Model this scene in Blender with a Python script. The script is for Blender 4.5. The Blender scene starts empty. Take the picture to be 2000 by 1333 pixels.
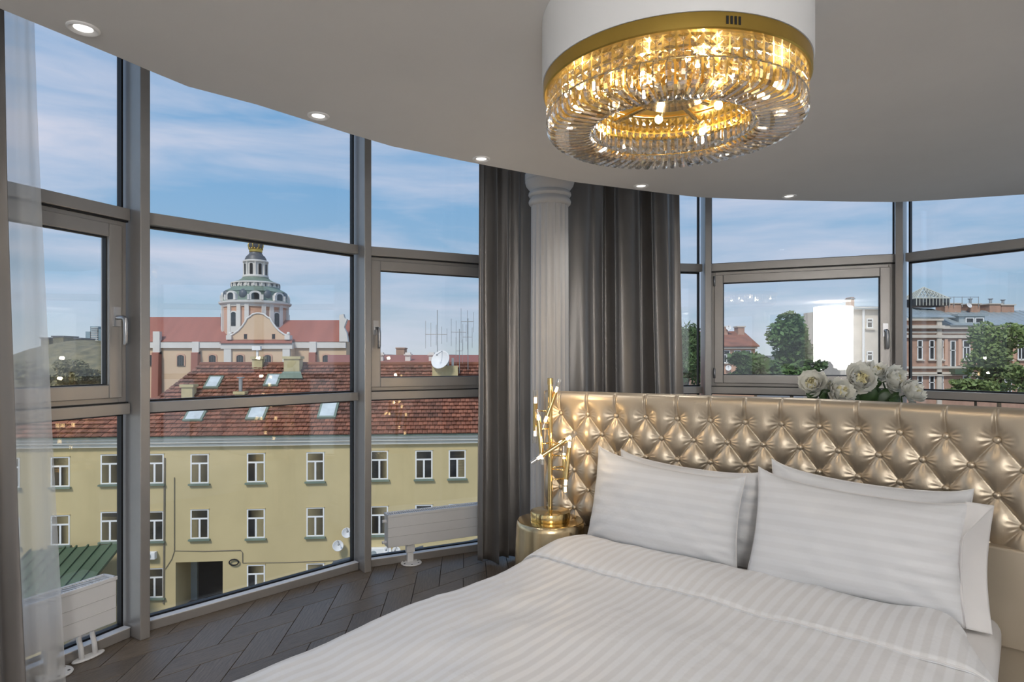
import bpy, math, random
from mathutils import Vector, Matrix, noise
random.seed(7)
R = math.radians
S = bpy.context.scene
COL = S.collection

# ------------------------------------------------------------------ camera
EYE = 1.45
F = 1230.0            # focal length in pixels of the 2000 x 1333 frame
HOR = 700.0           # horizon row
cd = bpy.data.cameras.new('camera'); cam = bpy.data.objects.new('camera', cd); COL.objects.link(cam)
cam.location = (0, 0, EYE); cam.rotation_euler = (R(90), 0, 0)
cd.sensor_width = 36.0; cd.lens = F / 2000 * 36.0
cd.shift_y = (HOR - 666.5) / 2000
cd.clip_start = 0.05; cd.clip_end = 3000
S.camera = cam
# ------------------------------------------------------------------ view
S.view_settings.view_transform = 'Standard'; S.view_settings.look = 'None'
S.view_settings.gamma = 1.0; S.view_settings.use_curve_mapping = False
S.view_settings.exposure = 0.0
S.cycles.max_bounces = 10; S.cycles.transmission_bounces = 7; S.cycles.glossy_bounces = 5
S.cycles.diffuse_bounces = 4; S.cycles.transparent_max_bounces = 16; S.cycles.adaptive_threshold = 0.02
S.cycles.caustics_refractive = False; S.cycles.caustics_reflective = False
S.cycles.sample_clamp_indirect = 4.0
# ------------------------------------------------------------------ world: blue sky with thin streaky cloud
W = bpy.data.worlds.new('sky'); S.world = W; W.use_nodes = True
nt = W.node_tree; nt.nodes.clear()
def N(t, kind, **kw):
    n = t.nodes.new(kind)
    for k, v in kw.items():
        if k in n.inputs: n.inputs[k].default_value = v
        else: setattr(n, k, v)
    return n
tc = N(nt, 'ShaderNodeTexCoord'); sep = N(nt, 'ShaderNodeSeparateXYZ')
nt.links.new(tc.outputs['Generated'], sep.inputs[0])
ramp = N(nt, 'ShaderNodeValToRGB')
e = ramp.color_ramp.elements
e[0].position = 0.0; e[0].color = (0.54, 0.62, 0.65, 1)
e[1].position = 0.75; e[1].color = (0.15, 0.33, 0.66, 1)
for p, c in ((0.03, (0.47, 0.57, 0.66, 1)), (0.10, (0.34, 0.50, 0.68, 1)), (0.25, (0.22, 0.43, 0.70, 1))):
    x = e.new(p); x.color = c
nt.links.new(sep.outputs['Z'], ramp.inputs[0])
mp = N(nt, 'ShaderNodeMapping'); mp.inputs['Scale'].default_value = (1.3, 1.3, 7.5); mp.inputs['Rotation'].default_value = (R(7), R(-6), 0)
nt.links.new(tc.outputs['Generated'], mp.inputs['Vector'])
nz = N(nt, 'ShaderNodeTexNoise', Scale=2.1, Detail=7.0, Roughness=0.56, Distortion=0.35)
nt.links.new(mp.outputs[0], nz.inputs['Vector'])
cr = N(nt, 'ShaderNodeValToRGB'); cr.color_ramp.elements[0].position = 0.40; cr.color_ramp.elements[1].position = 0.75
nt.links.new(nz.outputs['Fac'], cr.inputs[0])
mx = N(nt, 'ShaderNodeMixRGB', blend_type='MIX'); mx.inputs['Color2'].default_value = (0.66, 0.68, 0.82, 1)
nt.links.new(cr.outputs[0], mx.inputs['Fac']); nt.links.new(ramp.outputs[0], mx.inputs['Color1'])
bg = N(nt, 'ShaderNodeBackground', Strength=1.06); nt.links.new(mx.outputs[0], bg.inputs['Color'])
wo = N(nt, 'ShaderNodeOutputWorld'); nt.links.new(bg.outputs[0], wo.inputs[0])
# ------------------------------------------------------------------ sun behind the building, veiled by thin cloud
sd = bpy.data.lights.new('sun', 'SUN'); sd.energy = 2.5; sd.angle = R(12); sd.color = (1.0, 0.95, 0.88)
so = bpy.data.objects.new('sun', sd); COL.objects.link(so); so.rotation_euler = (R(44), 0, R(-24))
FILL_GLOW = 18.0         # glow of the added fill lamp
SPOT_W = 10.0         # one ceiling downlight
# ================================================================== helpers
FR = {}
def setp(o, label=None, cat=None, group=None, kind=None):
    if label: o['label'] = label
    if cat: o['category'] = cat
    if group: o['group'] = group
    if kind: o['kind'] = kind
    return o
def thing(name, label, cat, loc=(0, 0, 0), rz=0.0, group=None, kind=None):
    o = bpy.data.objects.new(name, None); COL.objects.link(o)
    o.empty_display_size = 0.1
    o.location = loc; o.rotation_euler = (0, 0, rz)
    return setp(o, label, cat, group, kind)
class MB:
    def __init__(s): s.v = []; s.f = []; s.m = []
    def add(s, vs, fs):
        b = len(s.v); s.v += [tuple(p) for p in vs]; s.f += [tuple(b + i for i in f) for f in fs]; return s
    def box(s, x0, x1, y0, y1, z0, z1):
        return s.add([(x0,y0,z0),(x1,y0,z0),(x1,y1,z0),(x0,y1,z0),(x0,y0,z1),(x1,y0,z1),(x1,y1,z1),(x0,y1,z1)],
                     [(0,3,2,1),(4,5,6,7),(0,1,5,4),(1,2,6,5),(2,3,7,6),(3,0,4,7)])
    def prism(s, pts, z0, z1):
        n = len(pts)
        return s.add([(x,y,z0) for x,y in pts] + [(x,y,z1) for x,y in pts],
                     [tuple(range(n-1,-1,-1)), tuple(range(n,2*n))] + [(i,(i+1)%n,n+(i+1)%n,n+i) for i in range(n)])
    def xzprism(s, pts, y0, y1):      # outline in x-z, extruded along y
        n = len(pts)
        return s.add([(x,y0,z) for x,z in pts] + [(x,y1,z) for x,z in pts],
                     [tuple(range(n)), tuple(range(2*n-1,n-1,-1))] + [(i,n+i,n+(i+1)%n,(i+1)%n) for i in range(n)])
    def frame(s, x0, x1, z0, z1, w, y0, y1):   # rectangular ring in x-z
        s.box(x0, x0+w, y0, y1, z0, z1); s.box(x1-w, x1, y0, y1, z0, z1)
        s.box(x0+w, x1-w, y0, y1, z0, z0+w); s.box(x0+w, x1-w, y0, y1, z1-w, z1); return s
    def lathe(s, prof, n=32, c=(0,0,0), caps=True, rf=None):
        b = len(s.v); m = len(prof)
        for r, z in prof:
            for i in range(n):
                a = 2*math.pi*i/n; rr = r*(rf(a, z) if rf else 1)
                s.v.append((c[0]+rr*math.cos(a), c[1]+rr*math.sin(a), c[2]+z))
        for j in range(m-1):
            for i in range(n):
                k = (i+1) % n; s.f.append((b+j*n+i, b+j*n+k, b+(j+1)*n+k, b+(j+1)*n+i))
        if caps:
            s.f.append(tuple(b+i for i in range(n-1,-1,-1))); s.f.append(tuple(b+(m-1)*n+i for i in range(n)))
        return s
    def tube(s, pts, r, n=8, caps=True):
        pts = [Vector(p) for p in pts]; b = len(s.v); rs = r if isinstance(r, (list, tuple)) else [r]*len(pts)
        up = None
        for i, p in enumerate(pts):
            d = (pts[min(i+1, len(pts)-1)] - pts[max(i-1, 0)]).normalized()
            if up is None:
                up = Vector((0,0,1)) if abs(d.z) < 0.9 else Vector((1,0,0))
            x = d.cross(up).normalized(); y = x.cross(d).normalized(); up = y
            for k in range(n):
                a = 2*math.pi*k/n; q = p + (x*math.cos(a)+y*math.sin(a))*rs[i]; s.v.append(tuple(q))
        for j in range(len(pts)-1):
            for k in range(n):
                l = (k+1) % n; s.f.append((b+j*n+k, b+j*n+l, b+(j+1)*n+l, b+(j+1)*n+k))
        if caps:
            s.f.append(tuple(b+k for k in range(n-1,-1,-1))); s.f.append(tuple(b+(len(pts)-1)*n+k for k in range(n)))
        return s
    def grid(s, fn, nu, nv, wrap=False):
        b = len(s.v)
        for j in range(nv+1):
            for i in range(nu+1): s.v.append(tuple(fn(i/nu, j/nv)))
        for j in range(nv):
            for i in range(nu):
                q = b+j*(nu+1)+i; s.f.append((q, q+1, q+nu+2, q+nu+1))
        return s
    def ball(s, c, r, nu=16, nv=10, sx=1, sy=1, sz=1):
        prof = [(max(1e-4, r*math.sin(math.pi*j/nv)), -r*math.cos(math.pi*j/nv)) for j in range(nv+1)]
        b = len(s.v); s.lathe(prof, nu, (0,0,0), caps=False)
        for i in range(b, len(s.v)):
            x, y, z = s.v[i]; s.v[i] = (c[0]+x*sx, c[1]+y*sy, c[2]+z*sz)
        return s
    def xf(s, M):
        s.v = [tuple(M @ Vector(p)) for p in s.v]; return s
    def mesh(s, name, mat, smooth=False):
        me = bpy.data.meshes.new(name); me.from_pydata(s.v, [], s.f)
        if mat: me.materials.append(mat)
        if smooth: me.shade_smooth()
        me.update(); return me
    def build(s, name, mat, parent=None, smooth=False, bevel=0, auto=None, kind=None, loc=None, solid=0, sub=0):
        me = s.mesh(name, mat, smooth or auto is not None)
        if auto is not None:
            try: me.set_sharp_from_angle(angle=R(auto))
            except Exception: pass
        o = bpy.data.objects.new(name, me); COL.objects.link(o)
        if parent: o.parent = parent
        if loc: o.location = loc
        if solid:
            m = o.modifiers.new('solid', 'SOLIDIFY'); m.thickness = solid; m.offset = 0
        if bevel:
            m = o.modifiers.new('bevel', 'BEVEL'); m.width = bevel; m.segments = 2; m.limit_method = 'ANGLE'; m.angle_limit = R(40)
        if sub:
            m = o.modifiers.new('sub', 'SUBSURF'); m.levels = sub; m.render_levels = sub
        if kind: o['kind'] = kind
        return o
def inst(name, me, parent, loc=(0,0,0), rot=(0,0,0), scale=(1,1,1)):
    o = bpy.data.objects.new(name, me); COL.objects.link(o); o.parent = parent
    o.location = loc; o.rotation_euler = rot; o.scale = scale; return o
def copy_tree(o, parent=None):
    c = o.copy(); COL.objects.link(c); c.parent = parent
    for ch in list(o.children): copy_tree(ch, c)
    return c
def at(x, y, Y):       # the place at depth Y that shows at frame position x, y
    return Vector(((x-1000)/F*Y, Y, EYE+(HOR-y)/F*Y))
# ------------------------------------------------------------------ materials
def mat(name, col, rough=0.6, metal=0.0, var=0.0, vscale=5.0, bump=0.0, bscale=60.0, spec=0.5, island=0.0, col2=None, coords='Object', stretch=(1,1,1), emit=None, estr=0.0, trans=0.0, ior=1.45, rnd=0.0, sheen=0.0, coat=0.0, aniso=0.0):
    m = bpy.data.materials.new(name); m.use_nodes = True; t = m.node_tree; b = t.nodes['Principled BSDF']
    b.inputs['Roughness'].default_value = rough; b.inputs['Metallic'].default_value = metal
    b.inputs['Specular IOR Level'].default_value = spec; b.inputs['IOR'].default_value = ior
    b.inputs['Transmission Weight'].default_value = trans; b.inputs['Sheen Weight'].default_value = sheen
    b.inputs['Coat Weight'].default_value = coat; b.inputs['Anisotropic'].default_value = aniso
    c4 = (*col, 1); b.inputs['Base Color'].default_value = c4
    if emit: b.inputs['Emission Color'].default_value = (*emit, 1); b.inputs['Emission Strength'].default_value = estr
    tcn = N(t, 'ShaderNodeTexCoord'); mpn = N(t, 'ShaderNodeMapping'); mpn.inputs['Scale'].default_value = stretch
    t.links.new(tcn.outputs[coords], mpn.inputs[0])
    src = None
    if var > 0 or col2:
        n = N(t, 'ShaderNodeTexNoise', Scale=vscale, Detail=5.0, Roughness=0.6); t.links.new(mpn.outputs[0], n.inputs['Vector'])
        r = N(t, 'ShaderNodeValToRGB'); t.links.new(n.outputs['Fac'], r.inputs[0])
        r.color_ramp.elements[0].position = 0.32; r.color_ramp.elements[1].position = 0.68
        lo = col2 if col2 else tuple(max(0, c*(1-var)) for c in col); hi = col if col2 else tuple(min(1, c*(1+var)) for c in col)
        r.color_ramp.elements[0].color = (*lo, 1); r.color_ramp.elements[1].color = (*hi, 1)
        src = r.outputs[0]
    if rnd > 0:
        oi = N(t, 'ShaderNodeObjectInfo'); hs = N(t, 'ShaderNodeHueSaturation')
        mr = N(t, 'ShaderNodeMapRange'); mr.inputs['To Min'].default_value = 1-rnd; mr.inputs['To Max'].default_value = 1+rnd
        t.links.new(oi.outputs['Random'], mr.inputs['Value']); t.links.new(mr.outputs[0], hs.inputs['Value'])
        hs.inputs['Color'].default_value = c4
        if src: t.links.new(src, hs.inputs['Color'])
        src = hs.outputs[0]
    if island > 0:
        ge = N(t, 'ShaderNodeNewGeometry'); h2 = N(t, 'ShaderNodeHueSaturation'); m2 = N(t, 'ShaderNodeMapRange'); m2.inputs['To Min'].default_value = 1-island; m2.inputs['To Max'].default_value = 1+island
        t.links.new(ge.outputs['Random Per Island'], m2.inputs['Value']); t.links.new(m2.outputs[0], h2.inputs['Value']); h2.inputs['Color'].default_value = c4
        if src: t.links.new(src, h2.inputs['Color'])
        src = h2.outputs[0]
    if src: t.links.new(src, b.inputs['Base Color'])
    if bump > 0:
        n = N(t, 'ShaderNodeTexNoise', Scale=bscale, Detail=4.0); t.links.new(mpn.outputs[0], n.inputs['Vector'])
        bp = N(t, 'ShaderNodeBump', Strength=bump, Distance=0.01); t.links.new(n.outputs['Fac'], bp.inputs['Height'])
        t.links.new(bp.outputs[0], b.inputs['Normal'])
    return m
def stripe_mat(name, axis, c1, c2, period):      # damask linen: woven satin stripes
    m = bpy.data.materials.new(name); m.use_nodes = True; t = m.node_tree; b = t.nodes['Principled BSDF']
    tcn = N(t, 'ShaderNodeTexCoord'); sp = N(t, 'ShaderNodeSeparateXYZ'); t.links.new(tcn.outputs['Object'], sp.inputs[0])
    a = N(t, 'ShaderNodeMath', operation='MULTIPLY'); a.inputs[1].default_value = 2*math.pi/period; t.links.new(sp.outputs[axis], a.inputs[0])
    s = N(t, 'ShaderNodeMath', operation='SINE'); t.links.new(a.outputs[0], s.inputs[0])
    r = N(t, 'ShaderNodeMapRange'); r.inputs['From Min'].default_value = -0.35; r.inputs['From Max'].default_value = 0.35
    t.links.new(s.outputs[0], r.inputs['Value'])
    mxn = N(t, 'ShaderNodeMixRGB'); mxn.inputs['Color1'].default_value = (*c1, 1); mxn.inputs['Color2'].default_value = (*c2, 1)
    t.links.new(r.outputs[0], mxn.inputs['Fac']); t.links.new(mxn.outputs[0], b.inputs['Base Color'])
    rr = N(t, 'ShaderNodeMapRange'); rr.inputs['To Min'].default_value = 0.42; rr.inputs['To Max'].default_value = 0.7
    t.links.new(r.outputs[0], rr.inputs['Value']); t.links.new(rr.outputs[0], b.inputs['Roughness'])
    n = N(t, 'ShaderNodeTexNoise', Scale=7.0, Detail=6.0, Roughness=0.55); t.links.new(tcn.outputs['Object'], n.inputs['Vector'])
    bp = N(t, 'ShaderNodeBump', Strength=0.35, Distance=0.02); t.links.new(n.outputs['Fac'], bp.inputs['Height']); t.links.new(bp.outputs[0], b.inputs['Normal'])
    b.inputs['Sheen Weight'].default_value = 0.15
    return m
def pane_mat(name, tint=(0.985, 0.993, 0.988), k=1.25):     # clear window glass: straight through, with a mirror share that grows at a slant
    m = bpy.data.materials.new(name); m.use_nodes = True; t = m.node_tree; t.nodes.clear()
    tr = N(t, 'ShaderNodeBsdfTransparent'); tr.inputs[0].default_value = (*tint, 1)
    gl = N(t, 'ShaderNodeBsdfGlossy'); gl.inputs['Roughness'].default_value = 0.0; gl.inputs[0].default_value = (1, 1, 1, 1)
    ge = N(t, 'ShaderNodeNewGeometry'); io = N(t, 'ShaderNodeMapRange'); io.inputs['To Min'].default_value = 1.5; io.inputs['To Max'].default_value = 1/1.5
    t.links.new(ge.outputs['Backfacing'], io.inputs['Value'])      # same mirror share on both faces of the pane
    fr = N(t, 'ShaderNodeFresnel', IOR=1.5); t.links.new(io.outputs[0], fr.inputs['IOR']); mu = N(t, 'ShaderNodeMath', operation='MULTIPLY'); mu.inputs[1].default_value = k; mu.use_clamp = True
    t.links.new(fr.outputs[0], mu.inputs[0])
    ms = N(t, 'ShaderNodeMixShader'); t.links.new(mu.outputs[0], ms.inputs[0]); t.links.new(tr.outputs[0], ms.inputs[1]); t.links.new(gl.outputs[0], ms.inputs[2])
    o = N(t, 'ShaderNodeOutputMaterial'); t.links.new(ms.outputs[0], o.inputs[0])
    return m
def sheer_mat(name):
    m = bpy.data.materials.new(name); m.use_nodes = True; t = m.node_tree; t.nodes.clear()
    tr = N(t, 'ShaderNodeBsdfTransparent'); df = N(t, 'ShaderNodeBsdfDiffuse'); df.inputs[0].default_value = (0.92, 0.90, 0.86, 1)
    tl = N(t, 'ShaderNodeBsdfTranslucent'); tl.inputs[0].default_value = (0.92, 0.90, 0.86, 1)
    m1 = N(t, 'ShaderNodeMixShader'); m1.inputs[0].default_value = 0.45; t.links.new(df.outputs[0], m1.inputs[1]); t.links.new(tl.outputs[0], m1.inputs[2])
    lw = N(t, 'ShaderNodeLayerWeight', Blend=0.35); mr = N(t, 'ShaderNodeMapRange'); mr.inputs['To Min'].default_value = 0.50; mr.inputs['To Max'].default_value = 0.97
    t.links.new(lw.outputs['Facing'], mr.inputs['Value'])
    ms = N(t, 'ShaderNodeMixShader'); t.links.new(mr.outputs[0], ms.inputs[0]); t.links.new(tr.outputs[0], ms.inputs[1]); t.links.new(m1.outputs[0], ms.inputs[2])
    o = N(t, 'ShaderNodeOutputMaterial'); t.links.new(ms.outputs[0], o.inputs[0]); return m
M = {}
M['plaster'] = mat('plaster', (0.77, 0.745, 0.72), 0.8, var=0.02, vscale=2, bump=0.02)
M['wall'] = mat('wall_paint', (0.72, 0.70, 0.67), 0.8, var=0.02, vscale=2)
M['alu'] = mat('champagne_aluminium', (0.40, 0.375, 0.35), 0.32, 0.4, var=0.03, vscale=12)
M['alu_light'] = mat('brushed_handle', (0.48, 0.48, 0.49), 0.32, 0.85, var=0.03, vscale=30)
M['gasket'] = mat('rubber_gasket', (0.012, 0.012, 0.013), 0.5, var=0.1)
M['glass'] = pane_mat('window_glass')
M['sheer'] = sheer_mat('sheer_voile')
M['white'] = mat('white_enamel', (0.87, 0.855, 0.84), 0.4, var=0.01, vscale=8)
M['column'] = mat('column_plaster', (0.55, 0.53, 0.515), 0.6, var=0.02, vscale=6, bump=0.02)
M['satin'] = mat('grey_satin', (0.25, 0.232, 0.22), 0.38, 0.5, var=0.04, vscale=3, sheen=0.1)
M['gold'] = mat('polished_brass', (0.82, 0.60, 0.27), 0.14, 1.0, var=0.03, vscale=20)
M['gold_satin'] = mat('satin_gold', (0.62, 0.42, 0.10), 0.36, 1.0, var=0.03, vscale=20)
M['gold_brush'] = mat('brushed_brass', (0.70, 0.55, 0.33), 0.24, 1.0, var=0.10, vscale=9, stretch=(6, 6, 0.3), bump=0.03, bscale=80, aniso=0.4)
M['crystal'] = mat('crystal', (1, 0.985, 0.955), 0.0, trans=1.0, ior=1.55)
M['clear'] = pane_mat('clear_glass_tube', (0.97, 0.965, 0.95), 2.6)
M['leather'] = mat('metallic_leather', (0.55, 0.465, 0.355), 0.38, 0.70, var=0.04, vscale=3, bump=0.03, bscale=220)
M['leather_plain'] = mat('beige_leather', (0.56, 0.48, 0.37), 0.42, 0.45, var=0.04, vscale=3, bump=0.05, bscale=220)
M['linen_x'] = stripe_mat('striped_linen_lengthwise', 0, (0.755, 0.755, 0.765), (0.69, 0.68, 0.677), 0.046)
M['linen_z'] = stripe_mat('striped_linen_crosswise', 2, (0.72, 0.725, 0.74), (0.69, 0.693, 0.705), 0.046)
M['linen'] = mat('plain_linen', (0.74, 0.72, 0.71), 0.6, var=0.02, vscale=5, bump=0.15, bscale=9)

def crystal_mat(name):       # cut lead glass: part refracting, part straight through
    m = bpy.data.materials.new(name); m.use_nodes = True; t = m.node_tree; t.nodes.clear()
    g = N(t, 'ShaderNodeBsdfGlass', Roughness=0.0, IOR=1.5); g.inputs[0].default_value = (1, 0.985, 0.96, 1)
    tr = N(t, 'ShaderNodeBsdfTransparent'); tr.inputs[0].default_value = (0.98, 0.97, 0.95, 1)
    ms = N(t, 'ShaderNodeMixShader'); ms.inputs[0].default_value = 0.72; t.links.new(tr.outputs[0], ms.inputs[1]); t.links.new(g.outputs[0], ms.inputs[2])
    o = N(t, 'ShaderNodeOutputMaterial'); t.links.new(ms.outputs[0], o.inputs[0]); return m
M['crystal'] = crystal_mat('crystal')
# ================================================================== room shell
T = [(-2.534, 0.72), (-2.487, 2.071), (-1.969, 3.297), (-1.030, 4.333), (0.22, 4.97), (1.598, 5.185), (2.88, 4.665), (3.655, 3.56), (3.96, 2.245), (3.84, 0.90)]
BACK = [(3.84, -2.7), (-2.534, -2.7)]
HI = 3.6              # structural slab
CEIL = 2.49           # dropped ceiling
def offset_poly(pts, d):    # outward shift of the window line, for slabs
    c = Vector((0.9, 1.2)); return [tuple(Vector(p) + (Vector(p)-c).normalized()*d) for p in pts]
OUT = offset_poly(T + BACK, 0.16)
floor = thing('floor', 'dark grey-brown oak parquet floor laid in slanted herringbone', 'floor', kind='structure')
M['slab'] = mat('dark_subfloor', (0.012, 0.010, 0.009), 0.8, var=0.1)
MB().prism(OUT, -0.30, -0.02).build('subfloor', M['slab'], floor)
M['oak'] = mat('fumed_oak', (0.190, 0.150, 0.112), 0.34, var=0.0, col2=(0.110, 0.083, 0.060), vscale=9, coords='Object', stretch=(1.2, 14, 1), bump=0.18, bscale=22, rnd=0.16, spec=0.4)
# planks: slanted herringbone, both board directions about 49 degrees apart
da = Vector((math.cos(R(45.3)), math.sin(R(45.3)))); db = Vector((math.cos(R(94.3)), math.sin(R(94.3))))
PW, PL, GAP = 0.205, 0.41, 0.0022
org = Vector((-1.808, 3.304))
def inside(p, poly):
    r = False; n = len(poly)
    for i in range(n):
        a, b = poly[i], poly[i-1]
        if (a[1] > p[1]) != (b[1] > p[1]) and p[0] < (b[0]-a[0])*(p[1]-a[1])/(b[1]-a[1])+a[0]: r = not r
    return r
def plank_mesh(la, lb, along_a):
    u = da if along_a else db; v = db if along_a else da
    g = GAP
    P = [Vector((0,0))+u*g+v*g, u*(PL-g)+v*g, u*(PL-g)+v*(PW-g), u*g+v*(PW-g)]
    if along_a is False: P = P[::-1]
    ang = math.atan2(u.y, u.x)
    Rm = Matrix.Rotation(-ang, 2)
    q = [tuple(Rm @ p) for p in P]
    c = Vector((sum(p[0] for p in q)/4, sum(p[1] for p in q)/4))
    ins = [tuple(Vector(p) + (c-Vector(p))*0.012) for p in q]
    m = MB(); m.v = [(x,y,-0.022) for x,y in q]+[(x,y,-0.0012) for x,y in q]+[(x,y,0.0) for x,y in ins]
    m.f = [(8,9,10,11)] + [(i,(i+1)%4,4+(i+1)%4,4+i) for i in range(4)] + [(4+i,4+(i+1)%4,8+(i+1)%4,8+i) for i in range(4)]
    return m.mesh('plank', M['oak']), ang
mA, aA = plank_mesh(PL, PW, True); mB_, aB = plank_mesh(PL, PW, False)
INN = T + BACK
seen = []
cand = []
for i in range(-30, 31):
    for j in range(-30, 31):
        # herringbone cell: one board along a and one along b, stepping by PW along the diagonal
        base = (i*PW + j*2*PW, i*PW - j*2*PW)
        for k, (p, q, me, an, u, v) in enumerate(((base[0], base[1], mA, aA, da, db), (base[0], base[1]+PW, mB_, aB, db, da))):
            o2 = org + da*p + db*q
            c = o2 + u*PL/2 + v*PW/2
            cand.append((o2, c, me, an))
TIN = INN
wb = Vector((0.773, -0.635)); lb_ = Vector((0.635, 0.773)); BO = Vector((0.0, 2.875))
cnt = 0; rest = MB()
cand.sort(key=lambda t: t[1].x*t[1].x + t[1].y*t[1].y)
for o2, c, me, an in cand:
    if not inside((c.x, c.y), OUT): continue
    rel = c - BO; w_ = rel.dot(wb); t_ = rel.dot(lb_)
    vis = c.y > 2.35 and c.x < 0.5 and not (w_ > 0.35 and -1.2 < t_ < 0.7)
    if vis and cnt < 290:
        inst('plank', me, floor, (o2.x, o2.y, 0), (0, 0, an)); cnt += 1
    else:
        Mx = Matrix.Translation((o2.x, o2.y, 0)) @ Matrix.Rotation(an, 4, 'Z')
        b = len(rest.v); rest.v += [tuple(Mx @ v.co) for v in me.vertices]; rest.f += [tuple(b+k for k in p.vertices) for p in me.polygons]
rest.build('plank_field', M['oak'], floor, kind='stuff')

# dropped ceiling with its own curved edge, set in from the glass
EDGE = [(-1.62, 1.45), (-1.565, 1.66), (-1.522, 1.872), (-1.361, 2.172), (-1.313, 2.272), (-1.240, 2.409), (-1.048, 2.579), (-0.748, 2.921), (-0.588, 3.090), (-0.257, 3.318), (0.095, 3.544), (0.374, 3.718),
        (1.024, 3.998), (1.213, 4.068), (1.50, 4.115), (1.857, 4.153), (2.25, 4.18), (2.553, 4.194), (2.80, 4.14), (3.10, 4.045), (3.25, 3.998), (3.55, 3.55), (3.86, 2.25), (3.76, 0.9)]
ceil = thing('ceiling', 'smooth grey-white dropped ceiling with a curved edge', 'ceiling', (0, 0, CEIL), kind='structure')
full = [(-2.45, -2.68), (-2.45, 0.7), (-1.86, 0.9)] + EDGE + [(3.76, -2.68)]
MB().prism(full[::-1], 0.0, 0.10).build('ceiling_panel', M['plaster'], ceil)
MB().prism(OUT, HI-CEIL, HI-CEIL+0.25).build('roof_slab', M['plaster'], ceil)
fas = MB()
for a, b in zip(EDGE[:-1], EDGE[1:]):
    a = Vector(a); b = Vector(b); n = Vector((-(b-a).y, (b-a).x)).normalized()*-0.02
    fas.add([(a.x,a.y,0.10),(b.x,b.y,0.10),(b.x,b.y,HI-CEIL),(a.x,a.y,HI-CEIL),(a.x+n.x,a.y+n.y,0.10),(b.x+n.x,b.y+n.y,0.10),(b.x+n.x,b.y+n.y,HI-CEIL),(a.x+n.x,a.y+n.y,HI-CEIL)],
            [(0,1,2,3),(7,6,5,4),(0,4,5,1),(1,5,6,2),(2,6,7,3),(3,7,4,0)])
fas.build('edge_fascia', M['plaster'], ceil)

# back of the room: plastered walls with unseen glazed openings added for daylight fill
REAR = [(0.25, 1.45, 0.3, 2.4), (1.65, 2.85, 0.3, 2.4), (4.15, 5.0, 0.3, 2.4), (5.2, 6.15, 0.3, 2.4)]
def wall_with_openings(name, label, p0, p1, ops, parent=None):
    a = Vector(p0); b = Vector(p1); L = (b-a).length; rz = math.atan2((b-a).y, (b-a).x)
    w = thing(name, label, 'wall', (a.x, a.y, 0), rz, kind='structure')
    m = MB(); x = 0.0
    for x0, x1, z0, z1 in ops:
        m.box(x, x0, 0, 0.2, 0, HI)
        if z0 > 0: m.box(x0, x1, 0, 0.2, 0, z0)
        m.box(x0, x1, 0, 0.2, z1, HI); x = x1
    m.box(x, L, 0, 0.2, 0, HI); m.build('wall_face', M['wall'], w); return w, rz
wall_with_openings('wall_right', 'pale plastered side wall beyond the bed', T[-1], BACK[0], [])
wall_with_openings('wall_back', 'pale plastered rear wall with a row of glazed openings added for fill daylight', BACK[0], BACK[1], REAR)
wall_with_openings('wall_left', 'pale plastered side wall beyond the curtains', BACK[1], T[0], [])
rw = math.atan2(BACK[1][1]-BACK[0][1], BACK[1][0]-BACK[0][0])
for i, (x0, x1, z0, z1) in enumerate(REAR):
    d = thing('window_%d' % (10+i), ('added rear window for fill daylight, nearest the right-hand side wall', 'added rear window for fill daylight, just right of the added drum lamp', 'added rear window for fill daylight, just left of the added drum lamp', 'added rear window for fill daylight, nearest the left-hand side wall')[i], 'window', (BACK[0][0]-x0, BACK[0][1], z0), rw, kind='structure')
    MB().frame(0, x1-x0, 0, z1-z0, 0.07, 0.04, 0.12).build('frame', M['white'], d)
    MB().box(0.07, x1-x0-0.07, 0.075, 0.085, 0.07, z1-z0-0.07).build('pane', M['glass'], d)

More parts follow.
